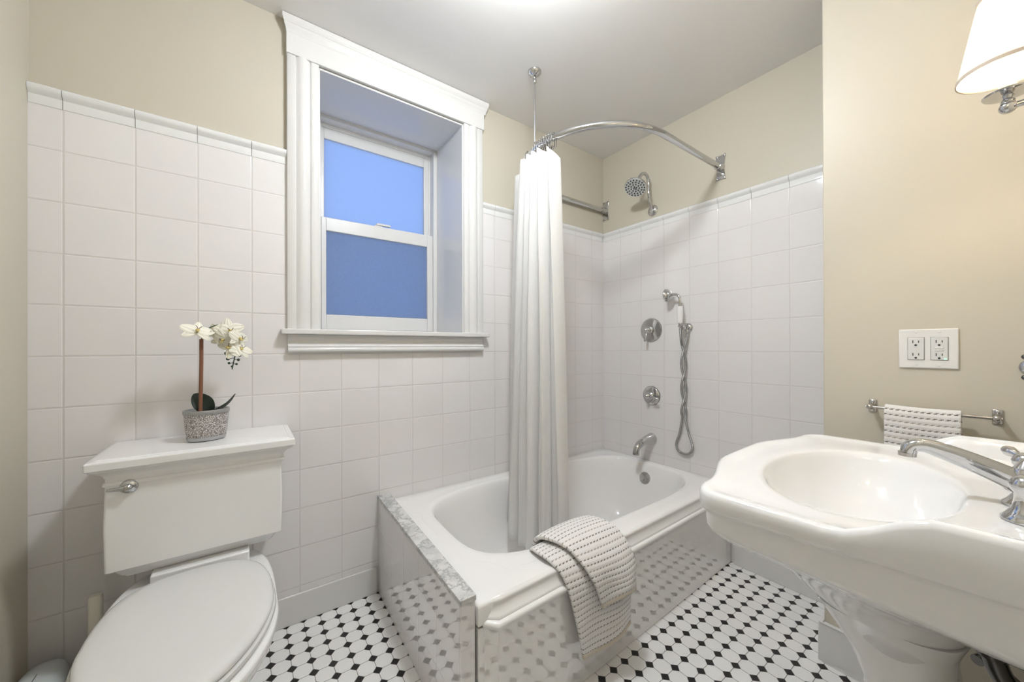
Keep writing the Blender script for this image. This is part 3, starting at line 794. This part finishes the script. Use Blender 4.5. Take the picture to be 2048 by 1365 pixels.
for ins, z in ((0.034, 0.7135), (0.031, 0.7140), (0.0285, 0.7165), (0.028, 0.721), (0.0295, 0.7255), (0.0325, 0.7265), (0.0320, 0.735), (0.028, 0.745), (0.020, 0.753), (0.010, 0.759), (0.006, 0.7625), (0.006, 0.7670), (0.0015, 0.7675), (0.0, 0.769), (0.0, 0.7865), (0.0015, 0.7895), (0.004, 0.7905), (0.016, 0.7908), (0.018, 0.7925), (0.022, 0.7932)):
    rg.append(rect(-2.345+ins, -1.869-ins, -0.281+ins, -0.0085 if ins < 0.02 else -0.010-ins*0.4, z, 0.005))
b.loft(rg); build('tank_lid', b, M['porc'], to, angle=22)
b = B(); b.lathe((-2.265, TF+0.002, 0.709), (0, -1, 0), [(0.0195, 0), (0.0195, 0.004), (0.0165, 0.008), (0.009, 0.011), (0.008, 0.014), (0.009, 0.020), (0.005, 0.024)], 28)
lv = build('flush_lever', b, M['chrome'], to)
b = B(); b.tube([(-2.265, TF-0.014, 0.709), (-2.276, TF-0.015, 0.7095), (-2.288, TF-0.016, 0.710), (-2.299, TF-0.017, 0.7105), (-2.305, TF-0.017, 0.7105)], [0.0065, 0.0055, 0.0048, 0.0045, 0.003], 14)
build('lever_arm', b, M['chrome'], lv)
# bowl and seat
scx = -2.1195
def egg(w, yb, yw, yf, z, N=72, pb=2.6, pf=1.75, backflat=None):
    """closed outline: widest (half width w) at yw, back at yb, front tip at yf"""
    r = []
    for i in range(N):
        t = 2*math.pi*i/N; c_, s_ = math.cos(t), math.sin(t)
        if s_ >= 0:
            x = w*math.copysign(abs(c_)**(2/pb), c_); y = yw+(yb-yw)*abs(s_)**(2/pb)
        else:
            x = w*math.copysign(abs(c_)**(2/pf), c_); y = yw-(yw-yf)*abs(s_)**(2/pf)
        r.append(Vector((scx+x, y, z)))
    return r
b = B(); rg = []
for w, yb, yf, z, pb in ((0.13, -0.12, -0.62, 0.0, 3), (0.128, -0.12, -0.615, 0.03, 3), (0.112, -0.13, -0.58, 0.06, 3), (0.108, -0.13, -0.57, 0.18, 3), (0.125, -0.13, -0.60, 0.24, 3), (0.155, -0.12, -0.70, 0.31, 3), (0.180, -0.12, -0.785, 0.36, 3.2), (0.187, -0.12, -0.805, 0.385, 3.4), (0.189, -0.12, -0.810, 0.398, 3.6), (0.184, -0.12, -0.805, 0.406, 3.6), (0.175, -0.125, -0.79, 0.408, 3.6)):
    rg.append(egg(w, yb, -0.52, yf, z, pb=pb, pf=1.9))
b.loft(rg)
b.box(tcx-0.115, tcx+0.115, -0.255, -0.10, 0.34, 0.4455)
build('bowl', b, M['porc'], to, bevel=0.008, angle=35)
b = B(); rg = []
for ins, z in ((0.010, 0.409), (0.002, 0.411), (0.0, 0.416), (0.002, 0.4215), (0.008, 0.423)):
    rg.append(egg(0.183-ins, -0.262-ins*0.3, -0.52, -0.800+ins, z, pb=2.9, pf=1.75))
b.loft(rg); build('seat', b, M['seat'], to, angle=50)
b = B(); rg = []
for ins, z in ((0.008, 0.4245), (0.001, 0.4265), (0.0, 0.432), (0.003, 0.438), (0.010, 0.4415), (0.03, 0.443), (0.08, 0.4445), (0.15, 0.445)):
    rg.append(egg(0.178-ins, -0.262-ins*0.5, -0.52, -0.792+ins*1.2, z, pb=2.9, pf=1.72))
b.loft(rg); build('seat_lid', b, M['seat'], to, angle=50)
sl = thing('water_supply_hose', (-2.225, -0.12, 0.18), 'dark braided supply hose behind the toilet bowl', 'supply hose')
b = B(); b.lathe((-2.238, -0.085, 0.4455), (0, 0, -1), [(0.014, 0.001), (0.014, 0.018), (0.009, 0.020)], 16); build('hose_nut', b, M['chrome_dk'], sl)
b = B(); b.tube(catmull([(-2.238, -0.085, 0.428), (-2.237, -0.087, 0.40), (-2.232, -0.090, 0.36), (-2.230, -0.075, 0.26), (-2.230, -0.035, 0.18), (-2.230, -TT-0.0015, 0.18)], 8), 0.007, 10, uv=True); build('hose', b, M['hose'], sl)

# toilet brush and bin in the corner
br = thing('toilet_brush', (-2.362, -0.10, 0), 'cream toilet brush handle standing behind the toilet', 'toilet brush')
b = B(); b.loft([superell(-2.362, -0.10, a, bb, 2.4, z, 24) for a, bb, z in ((0.014, 0.011, 0.11), (0.0155, 0.012, 0.30), (0.0155, 0.012, 0.360), (0.013, 0.010, 0.364))])
build('handle', b, M['cream'], br)
b = B(); b.lathe((-2.362, -0.10, 0), (0, 0, 1), [(0.045, 0.0), (0.045, 0.005), (0.038, 0.012), (0.036, 0.10), (0.033, 0.115), (0.016, 0.118)], 24)
build('holder', b, M['cream'], br)
bn = thing('waste_bin', (-2.455, -0.165, 0), 'small pale bin with rounded seamed lid in the left corner', 'waste bin')
b = B(); b.loft([superell(-2.463, -0.165, a, bb, 3.0, z, 40) for a, bb, z in ((0.042, 0.11, 0.0), (0.046, 0.12, 0.015), (0.049, 0.128, 0.145), (0.049, 0.128, 0.153))])
build('body', b, M['bin'], bn)
b = B(); b.loft([superell(-2.463, -0.165, 0.049*f, 0.128*f, 2.8, z-0.025, 40) for f, z in ((0.99, 0.179), (1.02, 0.181), (1.02, 0.190), (0.97, 0.204), (0.86, 0.216), (0.68, 0.225), (0.4, 0.231), (0.05, 0.233))])
ld = build('lid', b, M['bin'], bn, angle=60)
b = B(); b.tube(catmull([(-2.463, -0.040, 0.175), (-2.463, -0.075, 0.1955), (-2.463, -0.12, 0.2045), (-2.463, -0.165, 0.2075), (-2.463, -0.21, 0.2045), (-2.463, -0.255, 0.1955)], 6), 0.0012, 6)
build('lid_seam', b, M['slot'], ld)

# ------------------------------------------------------------------ orchid on the tank
ox, oy, oz = -2.106, -0.142, 0.7935
orc = thing('potted_orchid', (ox, oy, oz), 'artificial white orchid in oval silver mosaic pot on toilet tank', 'potted plant')
PHI = R(14)
def oval(a, bb, z, N=48):
    r = []
    for i in range(N):
        t = 2*math.pi*i/N; x, y = a*math.cos(t), bb*math.sin(t)
        r.append(Vector((ox+x*math.cos(PHI)-y*math.sin(PHI), oy+x*math.sin(PHI)+y*math.cos(PHI), oz+z)))
    return r
b = B(); b.loft([oval(a, bb, z) for a, bb, z in ((0.046, 0.036, 0.012), (0.050, 0.039, 0.014), (0.0535, 0.0425, 0.03), (0.056, 0.045, 0.06), (0.0575, 0.0465, 0.086))], cap0=False, cap1=False)
build('pot', b, M['mosaic'], orc)
b = B(); b.loft([oval(a, bb, z) for a, bb, z in ((0.040, 0.030, 0.0005), (0.047, 0.036, 0.002), (0.0505, 0.0395, 0.007), (0.0515, 0.0405, 0.0145))], cap1=False)
build('pot_foot', b, M['pot_rim'], orc)
b = B(); b.loft([oval(a, bb, z) for a, bb, z in ((0.0575, 0.0465, 0.0855), (0.0600, 0.0490, 0.087), (0.0605, 0.0495, 0.096), (0.0595, 0.0485, 0.0995), (0.0555, 0.0445, 0.0995), (0.0535, 0.0425, 0.096), (0.0530, 0.0420, 0.085))], cap0=False, cap1=False)
build('pot_rim', b, M['pot_rim'], orc)
b = B(); b.loft([oval(0.0535*f, 0.0425*f, z) for f, z in ((1, 0.086), (0.8, 0.090), (0.5, 0.093), (0.1, 0.094))], cap0=False)
rnd = random.Random(3)
for i in range(26):
    a = rnd.random()*6.28; f = rnd.random()**0.5*0.82
    x, y = 0.05*f*math.cos(a), 0.040*f*math.sin(a)
    b.ball((ox+x*math.cos(PHI)-y*math.sin(PHI), oy+x*math.sin(PHI)+y*math.cos(PHI), oz+0.090), 0.006+0.003*rnd.random(), 8, (1, 1, 0.6))
pb_ = build('pebbles', b, M['pebble'], orc)
pb_['kind'] = 'stuff'
b = B(); b.tube(catmull([(ox-0.014, oy-0.030, oz+0.088), (ox-0.013, oy-0.026, oz+0.16), (ox-0.012, oy-0.022, oz+0.25), (ox-0.012, oy-0.020, oz+0.326)], 6), 0.0052, 12)
build('stem', b, M['stem'], orc)
arch = catmull([(ox-0.012, oy-0.020, oz+0.325), (ox-0.004, oy-0.012, oz+0.352), (ox+0.022, oy-0.005, oz+0.372), (ox+0.050, oy-0.002, oz+0.372), (ox+0.074, oy-0.004, oz+0.350), (ox+0.082, oy-0.006, oz+0.315), (ox+0.076, oy-0.008, oz+0.282), (ox+0.070, oy-0.010, oz+0.250), (ox+0.066, oy-0.012, oz+0.226)], 6)
b = B(); b.tube(arch, 0.0017, 8); build('flower_branch', b, M['bud'], orc)
def leaf(name, base, tip, wid, up_, droop, m, par, nseg=14, nc=7):
    base = Vector(base); tip = Vector(tip); ax = tip-base; up_ = Vector(up_).normalized(); side = ax.cross(up_).normalized()
    def P(i, j):
        t = i/(nseg-1); c_ = (j/(nc-1))*2-1
        w = wid*(math.sin(math.pi*min(1, 0.06+t*0.94))**0.65)
        return base+ax*t+side*(c_*w)+up_*(droop*math.sin(math.pi*t)+0.18*w*c_*c_)
    b = B(); b.grid(P, nseg, nc)
    return build(name, b, m, par, solid=0.0014, sub=1, angle=80)
leaf('leaf', (ox+0.012, oy-0.012, oz+0.090), (ox-0.034, oy+0.004, oz+0.152), 0.027, (0.15, -0.98, 0.1), 0.010, M['leaf'], orc)
leaf('leaf', (ox+0.012, oy-0.008, oz+0.090), (ox+0.076, oy-0.002, oz+0.146), 0.013, (-0.5, -0.25, 0.83), -0.012, M['leaf'], orc)
leaf('leaf', (ox+0.014, oy-0.010, oz+0.090), (ox+0.058, oy-0.022, oz+0.122), 0.010, (-0.4, -0.5, 0.8), -0.006, M['leaf'], orc)
def flower(c, facing, size, roll):
    c = Vector(c); f = Vector(facing).normalized()
    u = f.cross(Vector((0, 0, 1))).normalized(); w = u.cross(f).normalized()
    u, w = u*math.cos(roll)+w*math.sin(roll), w*math.cos(roll)-u*math.sin(roll)
    b = B()
    def petal(ang, ln, wd, cup, bk):
        d = (u*math.cos(ang)+w*math.sin(ang)); sd = f.cross(d)
        def P(i, j):
            t = i/10; s_ = j/8*2-1
            wdt = wd*(math.sin(math.pi*min(0.985, 0.08+0.9*t**0.85))**0.55)*(1-0.12*t)
            return c+d*(ln*t)+sd*(s_*wdt)+f*(cup*(t*t)-bk*(1-t)-0.12*wdt*s_*s_+0.0018*math.sin(9*s_+4*t))
        b.grid(P, 11, 9)
    for ang in (R(90), R(218), R(322)): petal(ang, size*0.98, size*0.30, -size*0.18, size*0.06)
    for ang in (R(12), R(168)): petal(ang, size*1.02, size*0.46, -size*0.10, 0)
    o = build('flower', b, M['petal'], orc, solid=0.0009, sub=1, angle=80)
    b = B()
    b.ball(c+f*size*0.10-w*size*0.05, size*0.13, 10, (1, 1, 0.9))
    b.tube([c+f*size*0.08-w*size*0.08, c+f*size*0.26-w*size*0.22, c+f*size*0.36-w*size*0.16], [size*0.10, size*0.09, size*0.03], 8)
    build('flower_lip', b, M['lip'], o)
    b = B()
    for sg_ in (-1, 1): b.tube([c+f*size*0.30-w*size*0.16, c+f*size*0.38+u*sg_*size*0.10-w*size*0.02, c+f*size*0.36+u*sg_*size*0.18+w*size*0.10], size*0.022, 6)
    build('stamen', b, M['stamen'], o)
FL = [((ox-0.020, oy-0.034, oz+0.354), (0.25, -0.75, 0.62), 0.044, 0.25),
      ((ox+0.020, oy-0.012, oz+0.350), (-0.75, -0.55, 0.2), 0.040, 0.5),
      ((ox+0.060, oy-0.016, oz+0.358), (0.2, -0.95, 0.1), 0.042, -0.15),
      ((ox+0.044, oy-0.018, oz+0.326), (-0.3, -0.95, -0.1), 0.040, 0.4),
      ((ox+0.086, oy-0.014, oz+0.332), (0.75, -0.6, 0.1), 0.040, 0.2),
      ((ox+0.062, oy-0.020, oz+0.300), (-0.15, -0.9, 0.45), 0.040, 1.0),
      ((ox+0.090, oy-0.016, oz+0.296), (0.5, -0.75, 0.55), 0.038, 0.5)]
for a_ in FL: flower(*a_)
for (x, z, r) in ((0.051, 0.280, 0.0060), (0.086, 0.273, 0.0052), (0.055, 0.262, 0.0056), (0.083, 0.258, 0.0046), (0.058, 0.247, 0.0038), (0.078, 0.244, 0.0038), (0.066, 0.236, 0.0036)):
    b = B(); c = Vector((ox+x, oy-0.012, oz+z)); b.ball(c, r, 10, (1, 1, 1.05))
    q = min(arch, key=lambda p: (p-c).length+max(0, c.z-p.z)*3)
    b.tube([c, c.lerp(q, 0.6)+Vector((0, 0, -0.001)), q], 0.0011, 6)
    build('flower_bud', b, M['bud'], orc)

# ------------------------------------------------------------------ pedestal sink
SC = Vector((-0.925, -1.535, 0))
sk = thing('pedestal_sink', (SC.x, SC.y, 0), 'white pedestal sink with oval bowl and serpentine front', 'sink')
SROT = 0.035
HWD = 0.375; YB_ = -1.815; YF_ = -1.305
def srot(p):
    d = Vector((p[0]-SC.x, p[1]-SC.y, 0)); c_, s_ = math.cos(SROT), math.sin(SROT)
    return Vector((SC.x+d.x*c_-d.y*s_, max(YS+0.003, SC.y+d.x*s_+d.y*c_), p[2]))
def sink_outline():
    p = []
    def add(x, y): p.append(Vector((SC.x+x, y, 0)))
    # counter-clockwise from right back corner along the right side to the front
    for i in range(17): add(HWD, lerp(YB_, -1.36, i/16))
    for i in range(1, 9): a = R(90*i/9); add(HWD-0.050+0.050*math.cos(a), -1.36+0.052*math.sin(a))
    nn = 50
    for i in range(nn+1):
        x = lerp(HWD-0.050, -(HWD-0.050), i/nn); t = abs(x)
        bow = 0.047*(1-sstep(t, 0.09, 0.30))+0.009*(1-(x/HWD)**2)
        add(x, -1.308+bow)
    for i in range(1, 9): a = R(90+90*i/9); add(-(HWD-0.050)+0.050*math.cos(a), -1.36+0.052*math.sin(a))
    for i in range(17): add(-HWD, lerp(-1.36, YB_, i/16))
    for i in range(1, 20): add(lerp(-HWD, HWD, i/20), YB_)
    return p
SO = sink_outline(); NS = len(SO)
def inset(P, d, back=None):
    r = []
    n = len(P)
    for i in range(n):
        t = (P[(i+1) % n]-P[i-1]).normalized(); nrm = Vector((-t.y, t.x, 0))
        r.append(P[i]+nrm*d)
    for q in r:      # keep the back on the wall side
        if back is not None: q.y = max(q.y, YB_)
    return r
def curb(p): 
    return 0.006+0.049*(1-sstep(p.y, -1.625, -1.515)) if abs(p.x-SC.x) > 0.20 or p.y < -1.76 else 0.006
def ring_in(d, zf):
    return [Vector((q.x, q.y, zf(o_))) for q, o_ in zip(inset(SO, d), SO)]
ZR = 0.815
BC = Vector((-0.945, -1.487, 0)); BA, BB = 0.262, 0.152
def bowl_ring(f, z, sh=0.0):
    r = []
    for p in SO:
        d = Vector((p.x-BC.x, p.y-BC.y, 0)); a = math.atan2(d.y/BB, d.x/BA)
        r.append(Vector((BC.x+BA*f*math.cos(a), BC.y+sh+BB*f*math.sin(a), z)))
    return r
slabz = lambda o_: lerp(0.783, 0.797, (-1.30-o_.y)/0.5)
apz = lambda o_: lerp(0.742, 0.716, (-1.30-o_.y)/0.5)
rings = []
PC = Vector((-0.925, -1.568, 0))
def ped_ring(a, bb, z, cy=PC.y, n=2.6):
    r = []
    for p in SO:
        d = p-Vector((PC.x, -1.56, 0)); t = math.atan2(d.y/0.26, d.x/0.375)
        c_, s_ = math.cos(t), math.sin(t); rad = (abs(c_)**n+abs(s_)**n)**(-1/n)
        r.append(Vector((PC.x+a*c_*rad, cy+bb*s_*rad, z)))
    return r
rings += [ped_ring(0.10, 0.07, 0.50, -1.55), ped_ring(0.125, 0.105, 0.56, -1.535), ped_ring(0.165, 0.145, 0.61, -1.515), ped_ring(0.225, 0.180, 0.655, -1.52)]
rings += [ring_in(0.050, lambda o_: apz(o_)-0.020), ring_in(0.024, lambda o_: apz(o_)-0.004), ring_in(0.016, lambda o_: apz(o_)+0.003), ring_in(0.012, lambda o_: apz(o_)+0.012), ring_in(0.011, lambda o_: slabz(o_)-0.010), ring_in(0.010, lambda o_: slabz(o_)-0.003), ring_in(0.003, lambda o_: slabz(o_)+0.0005),
          ring_in(0.0, lambda o_: slabz(o_)+0.006), ring_in(0.0, lambda o_: ZR+curb(o_)-0.010), ring_in(0.003, lambda o_: ZR+curb(o_)-0.003), ring_in(0.009, lambda o_: ZR+curb(o_)), ring_in(0.016, lambda o_: ZR+curb(o_)-0.001),
          ring_in(0.024, lambda o_: ZR+curb(o_)*0.85-0.001), ring_in(0.034, lambda o_: ZR+curb(o_)*0.25), ring_in(0.042, lambda o_: ZR+0.0005)]
lastr = ring_in(0.042, lambda o_: ZR)
B0 = bowl_ring(1.0, ZR-0.0015)
rings += [mixr(lastr, bowl_ring(1.05, ZR-0.0005), 0.5), bowl_ring(1.05, ZR-0.0003), B0, bowl_ring(0.975, ZR-0.005), bowl_ring(0.945, ZR-0.016), bowl_ring(0.90, ZR-0.04), bowl_ring(0.80, ZR-0.08, -0.004), bowl_ring(0.64, ZR-0.115, -0.008), bowl_ring(0.42, ZR-0.135, -0.012), bowl_ring(0.2, ZR-0.142, -0.014), bowl_ring(0.06, ZR-0.144, -0.014)]
rings = [[srot(p) for p in r] for r in rings]
b = B(); b.loft(rings)
build('basin', b, M['porc'], sk, angle=70)
b = B()
pr = []
for a, bb, z in ((0.135, 0.115, 0.0), (0.135, 0.115, 0.03), (0.118, 0.098, 0.055), (0.100, 0.078, 0.09), (0.092, 0.068, 0.20), (0.090, 0.065, 0.36), (0.093, 0.068, 0.43), (0.098, 0.076, 0.485), (0.110, 0.094, 0.530), (0.132, 0.114, 0.570)):
    pr.append([srot(p) for p in ped_ring(a, bb, z, PC.y+0.036*sstep(z, 0.40, 0.57), n=3.0)])
b.loft(pr); build('pedestal', b, M['porc'], sk, angle=60)
b = B(); b.lathe(srot((BC.x, BC.y-0.014, ZR-0.1425)), (0, 0, 1), [(0.022, 0), (0.022, 0.002), (0.012, 0.003)], 24); build('drain', b, M['chrome'], sk)
# faucet set
fa = thing('sink_faucet', (-0.91, -1.69, ZR), 'chrome widespread faucet with long spout at back of sink', 'faucet')
fz = ZR+0.0007
b = B()
fx, fy = -0.915, -1.700
b.lathe((fx, fy, fz), (0, 0, 1), [(0.027, 0), (0.027, 0.004), (0.022, 0.009), (0.015, 0.020), (0.0125, 0.035), (0.014, 0.046), (0.018, 0.050), (0.018, 0.060), (0.014, 0.066), (0.009, 0.074), (0.005, 0.079)], 30)
build('spout_base', b, M['chrome'], fa)
b = B()
spp = catmull([(-0.912, -1.698, 0.862), (-0.917, -1.686, 0.868), (-0.926, -1.660, 0.880), (-0.936, -1.634, 0.891), (-0.946, -1.606, 0.901), (-0.952, -1.588, 0.905), (-0.957, -1.574, 0.903), (-0.9595, -1.567, 0.896), (-0.960, -1.565, 0.887)], 6)
n_ = len(spp); rg = []
for i in range(n_):
    t = i/(n_-1); tg = (spp[min(i+1, n_-1)]-spp[max(i-1, 0)]).normalized(); sd = tg.cross(Vector((0, 0, 1))).normalized()
    up_ = sd.cross(tg); rw = lerp(0.0150, 0.0128, min(1, t*1.4)); rh = lerp(0.0235, 0.0135, min(1, t*1.3)); dn = -0.006*(1-min(1, t*1.4))
    rg.append([spp[i]+sd*(rw*math.cos(a))+up_*(rh*math.sin(a)*(1.0 if math.sin(a) < 0 else 0.75)+dn) for a in [2*math.pi*q/24 for q in range(24)]])
b.loft(rg)
spo = build('spout', b, M['chrome'], fa)
b = B(); b.lathe((-0.960, -1.565, 0.8865), (0, 0, -1), [(0.0130, 0), (0.0130, 0.007), (0.010, 0.007)], 20); build('aerator', b, M['nickel'], spo)
for hx_, sgn in ((-1.008, -1), (-0.80, 1)):
    b = B(); b.lathe((hx_, fy, fz), (0, 0, 1), [(0.026, 0), (0.026, 0.004), (0.021, 0.010), (0.015, 0.020), (0.0125, 0.034), (0.0125, 0.044), (0.017, 0.050), (0.018, 0.058), (0.013, 0.068), (0.006, 0.072)], 28)
    ho = build('handle_base', b, M['chrome'], fa)
    b = B(); d = Vector((sgn*0.75, 0.60, 0.25)).normalized() if sgn > 0 else Vector((-0.6, -0.6, 0.25)).normalized(); o = Vector((hx_, fy, fz+0.060))
    b.tube([o, o+d*0.012, o+d*0.022, o+d*0.032, o+d*0.040, o+d*0.044], [0.006, 0.0055, 0.008, 0.0105, 0.008, 0.003], 16)
    build('lever', b, M['chrome'], ho)
# trap and stop valve behind the pedestal
dt = thing('drain_trap', (-0.925, -1.72, 0.42), 'dark metal drain trap behind the sink pedestal', 'drain pipe')
b = B(); b.tube(catmull([(-0.80, -1.655, 0.53), (-0.80, -1.665, 0.46), (-0.795, -1.690, 0.415), (-0.79, -1.715, 0.42), (-0.785, -1.745, 0.45), (-0.785, -1.79, 0.46), (-0.785, YS+0.0007, 0.46)], 8), 0.017, 16); build('trap_bend', b, M['chrome_dk'], dt)
b = B(); b.lathe((-0.80, -1.659, 0.50), (0, 0, -1), [(0.021, 0), (0.023, 0.006), (0.023, 0.018), (0.021, 0.024)], 18); build('slip_nut', b, M['chrome_dk'], dt)
ss = thing('stop_valve', (-0.60, -1.70, 0.42), 'dark supply line with stop valve under the sink', 'stop valve')
b = B(); b.tube(catmull([(-0.66, -1.592, 0.455), (-0.655, -1.625, 0.425), (-0.65, -1.655, 0.400), (-0.645, -1.69, 0.36), (-0.645, -1.75, 0.34), (-0.645, YS+0.0007, 0.34)], 8), 0.006, 10); build('supply_line', b, M['chrome_dk'], ss)
b = B(); b.ball((-0.650, -1.652, 0.402), 0.014, 12); b.tube([(-0.652, -1.650, 0.402), (-0.69, -1.635, 0.396)], [0.007, 0.011], 10); build('valve_body', b, M['chrome_dk'], ss)

# ------------------------------------------------------------------ towel bar, hand towel, outlet
tb = thing('towel_bar', (XS, -1.535, 0.902), 'slim metal towel bar with two bracket plates under the outlet', 'towel bar')
xb = XS-0.042
b = B(); b.tube([(xb, -1.405, 0.902), (xb, -1.665, 0.902)], 0.0042, 14); build('bar', b, M['nickel'], tb)
for yy in (-1.414, -1.656):
    b = B(); b.box(XS-0.004, XS-0.0003, yy-0.0095, yy+0.0095, 0.882, 0.922); br_ = build('bracket', b, M['nickel'], tb, bevel=0.002)
    b = B(); b.tube([(XS-0.004, yy, 0.902), (xb-0.006, yy, 0.902)], 0.0068, 14); b.ball((xb, yy, 0.902), 0.0088, 12); build('bracket_post', b, M['nickel'], br_)
    for zz in (0.889, 0.915):
        b = B(); b.lathe((XS-0.004, yy, zz), (-1, 0, 0), [(0.0048, 0), (0.0045, 0.002), (0.002, 0.0036)], 12); build('screw', b, M['chrome'], br_)
ht = thing('hand_towel', (xb, -1.525, 0.90), 'white dashed hand towel hung over the towel bar', 'hand towel')
ya, yb2 = -1.4475, -1.598
prof_ = [(xb+0.013, 0.70), (xb+0.013, 0.78), (xb+0.012, 0.86), (xb+0.011, 0.897), (xb+0.006, 0.9085), (xb, 0.9115), (xb-0.007, 0.9085), (xb-0.011, 0.897), (xb-0.013, 0.86), (xb-0.014, 0.78), (xb-0.015, 0.68)]
pf = catmull([(x, 0, z) for x, z in prof_], 6); Lp = [0]
for i in range(1, len(pf)): Lp.append(Lp[-1]+(pf[i]-pf[i-1]).length)
nu_ = 30
def tp(i, j):
    t = i/(nu_-1); p = pf[j]; s_ = -1 if j > len(pf)//2 else 0.4
    hang = max(0, 0.905-p.z)
    return Vector((p.x+s_*hang*0.02*math.sin(t*8), lerp(ya, yb2, t), p.z+0.004*(1-t)*0-0.003*math.sin(t*3.0)))
b = B(); b.grid(tp, nu_, len(pf), lambda i, j: (i/(nu_-1)*0.15, Lp[j]))
build('towel_cloth', b, M['towel_bar'], ht, solid=0.008, sub=1, angle=80)

op = thing('outlet_plate', (XS, -1.5315, 1.084), 'white double outlet plate on the beige wall', 'electrical outlet')
b = B(); b.box(XS-0.006, XS-0.0003, -1.5905, -1.4725, 1.0265, 1.1425); pl_ = build('cover_plate', b, M['plastic'], op, bevel=0.003, seg=3)
for yc, gf in ((-1.5085, 0), (-1.5545, 1)):
    b = B(); b.box(XS-0.0085, XS-0.006, yc-0.0165, yc+0.0165, 1.0515, 1.1175)
    rc = build('receptacle', b, M['seat'], op, bevel=0.0015)
    for q, zc in enumerate((1.1015, 1.0635)):
        b = B()
        b.box(XS-0.0087, XS-0.0082, yc+0.0048, yc+0.0067, zc-0.0005, zc+0.0080); b.box(XS-0.0087, XS-0.0082, yc-0.0067, yc-0.0050, zc+0.0005, zc+0.0072)
        b.lathe((XS-0.0082, yc, zc-0.0065), (-1, 0, 0), [(0.0028, 0), (0.0028, 0.0005)], 14)
        build('slots', b, M['slot'], rc)
    b = B(); b.box(XS-0.0064, XS-0.0059, yc-0.0172, yc+0.0172, 1.0508, 1.1182); build('receptacle_gap', b, M['slot'], op, flat=True)
    for zz in (1.036, 1.133):
        b = B(); b.lathe((XS-0.006, yc, zz), (-1, 0, 0), [(0.0036, 0), (0.0032, 0.0009), (0.001, 0.0014)], 14); build('screw', b, M['plastic'], op)
    if gf:
        for zz in (1.0875, 1.0805):
            b = B(); b.box(XS-0.0098, XS-0.0086, yc-0.0085, yc+0.0085, zz-0.0028, zz+0.0028); build('test_button', b, M['plastic'], rc, bevel=0.0006)
        b = B(); b.box(XS-0.0092, XS-0.0085, yc-0.0135, yc-0.0095, 1.0535, 1.0555); build('indicator_light', b, M['led'], rc, flat=True)

# ------------------------------------------------------------------ wall sconce by the sink
def sconce(scx_, scy_, label):
    sn = thing('wall_sconce', (scx_, YS, 1.60), label, 'wall lamp', 'pair of sconces over the sink')
    b = B(); b.lathe((scx_, YS+0.0006, 1.60), (0, 1, 0), [(0.055, 0), (0.055, 0.006), (0.045, 0.016), (0.016, 0.022)], 30); build('back_plate', b, M['chrome'], sn)
    b = B(); b.tube([(scx_, YS+0.02, 1.606), (scx_, scy_-0.005, 1.606)], 0.0065, 14); b.ball((scx_, scy_, 1.606), 0.0135, 16); build('arm', b, M['chrome'], sn)
    b = B(); b.lathe((scx_, scy_, 1.612), (0, 0, 1), [(0.008, 0), (0.011, 0.006), (0.007, 0.012), (0.009, 0.018)], 18); build('stem', b, M['chrome'], sn)
    b = B(); b.lathe((scx_, scy_, 1.630), (0, 0, 1), [(0.010, 0), (0.034, 0.004), (0.036, 0.007), (0.034, 0.008), (0.012, 0.006)], 32); build('bobeche', b, M['chrome'], sn)
    b = B(); b.lathe((scx_, scy_, 1.636), (0, 0, 1), [(0.0125, 0), (0.0125, 0.085), (0.008, 0.088)], 22); build('candle_sleeve', b, M['bulb_cover'], sn)
    b = B(); b.lathe((scx_, scy_, 1.686), (0, 0, 1), [(0.0715, 0), (0.041, 0.163)], 48, cap0=False, cap1=False); shd = build('lamp_shade', b, M['shade'], sn)
    b = B()
    for r_, z_ in ((0.0720, 1.6835), (0.0415, 1.8465)):
        b = B()
        b.lathe((scx_, scy_, z_), (0, 0, 1), [(r_-0.0010, 0), (r_+0.0010, 0.0), (r_+0.0010, 0.0075), (r_-0.0010, 0.0085)], 48, cap0=False, cap1=False)
        build('shade_trim', b, M['shade_trim'], shd)
    b = B(); b.ball((scx_, scy_, 1.752), 0.013, 16, (1, 1, 1.9)); bl = build('bulb', b, M['bulb'], sn)
sconce(-0.67, -1.679, 'lit wall sconce with ivory shade next to the outlet wall')
sconce(-1.24, -1.679, 'unseen fill sconce with ivory shade added further from the outlet wall')  # out of view; added to brighten the tub, toilet and floor

# small hook at the right edge
hk = thing('robe_hook', (XS, -1.702, 1.04), 'small chrome wall hook at right edge beside the outlet', 'wall hook')
b = B(); b.lathe((XS-0.0003, -1.710, 1.037), (-1, 0, 0), [(0.021, 0), (0.021, 0.003), (0.016, 0.008), (0.008, 0.010)], 26); build('base_plate', b, M['chrome'], hk)
for zz, dz in ((1.058, 0.006), (1.016, -0.004)):
    b = B(); b.tube(catmull([(XS-0.008, -1.709, 1.037), (XS-0.022, -1.706, lerp(1.037, zz, 0.6)), (XS-0.032, -1.702, zz), (XS-0.036, -1.699, zz+dz)], 6), [0.0045]*18+[0.006], 10)
    b.ball((XS-0.036, -1.699, zz+dz), 0.0065, 10); build('prong', b, M['chrome_dk'], hk)
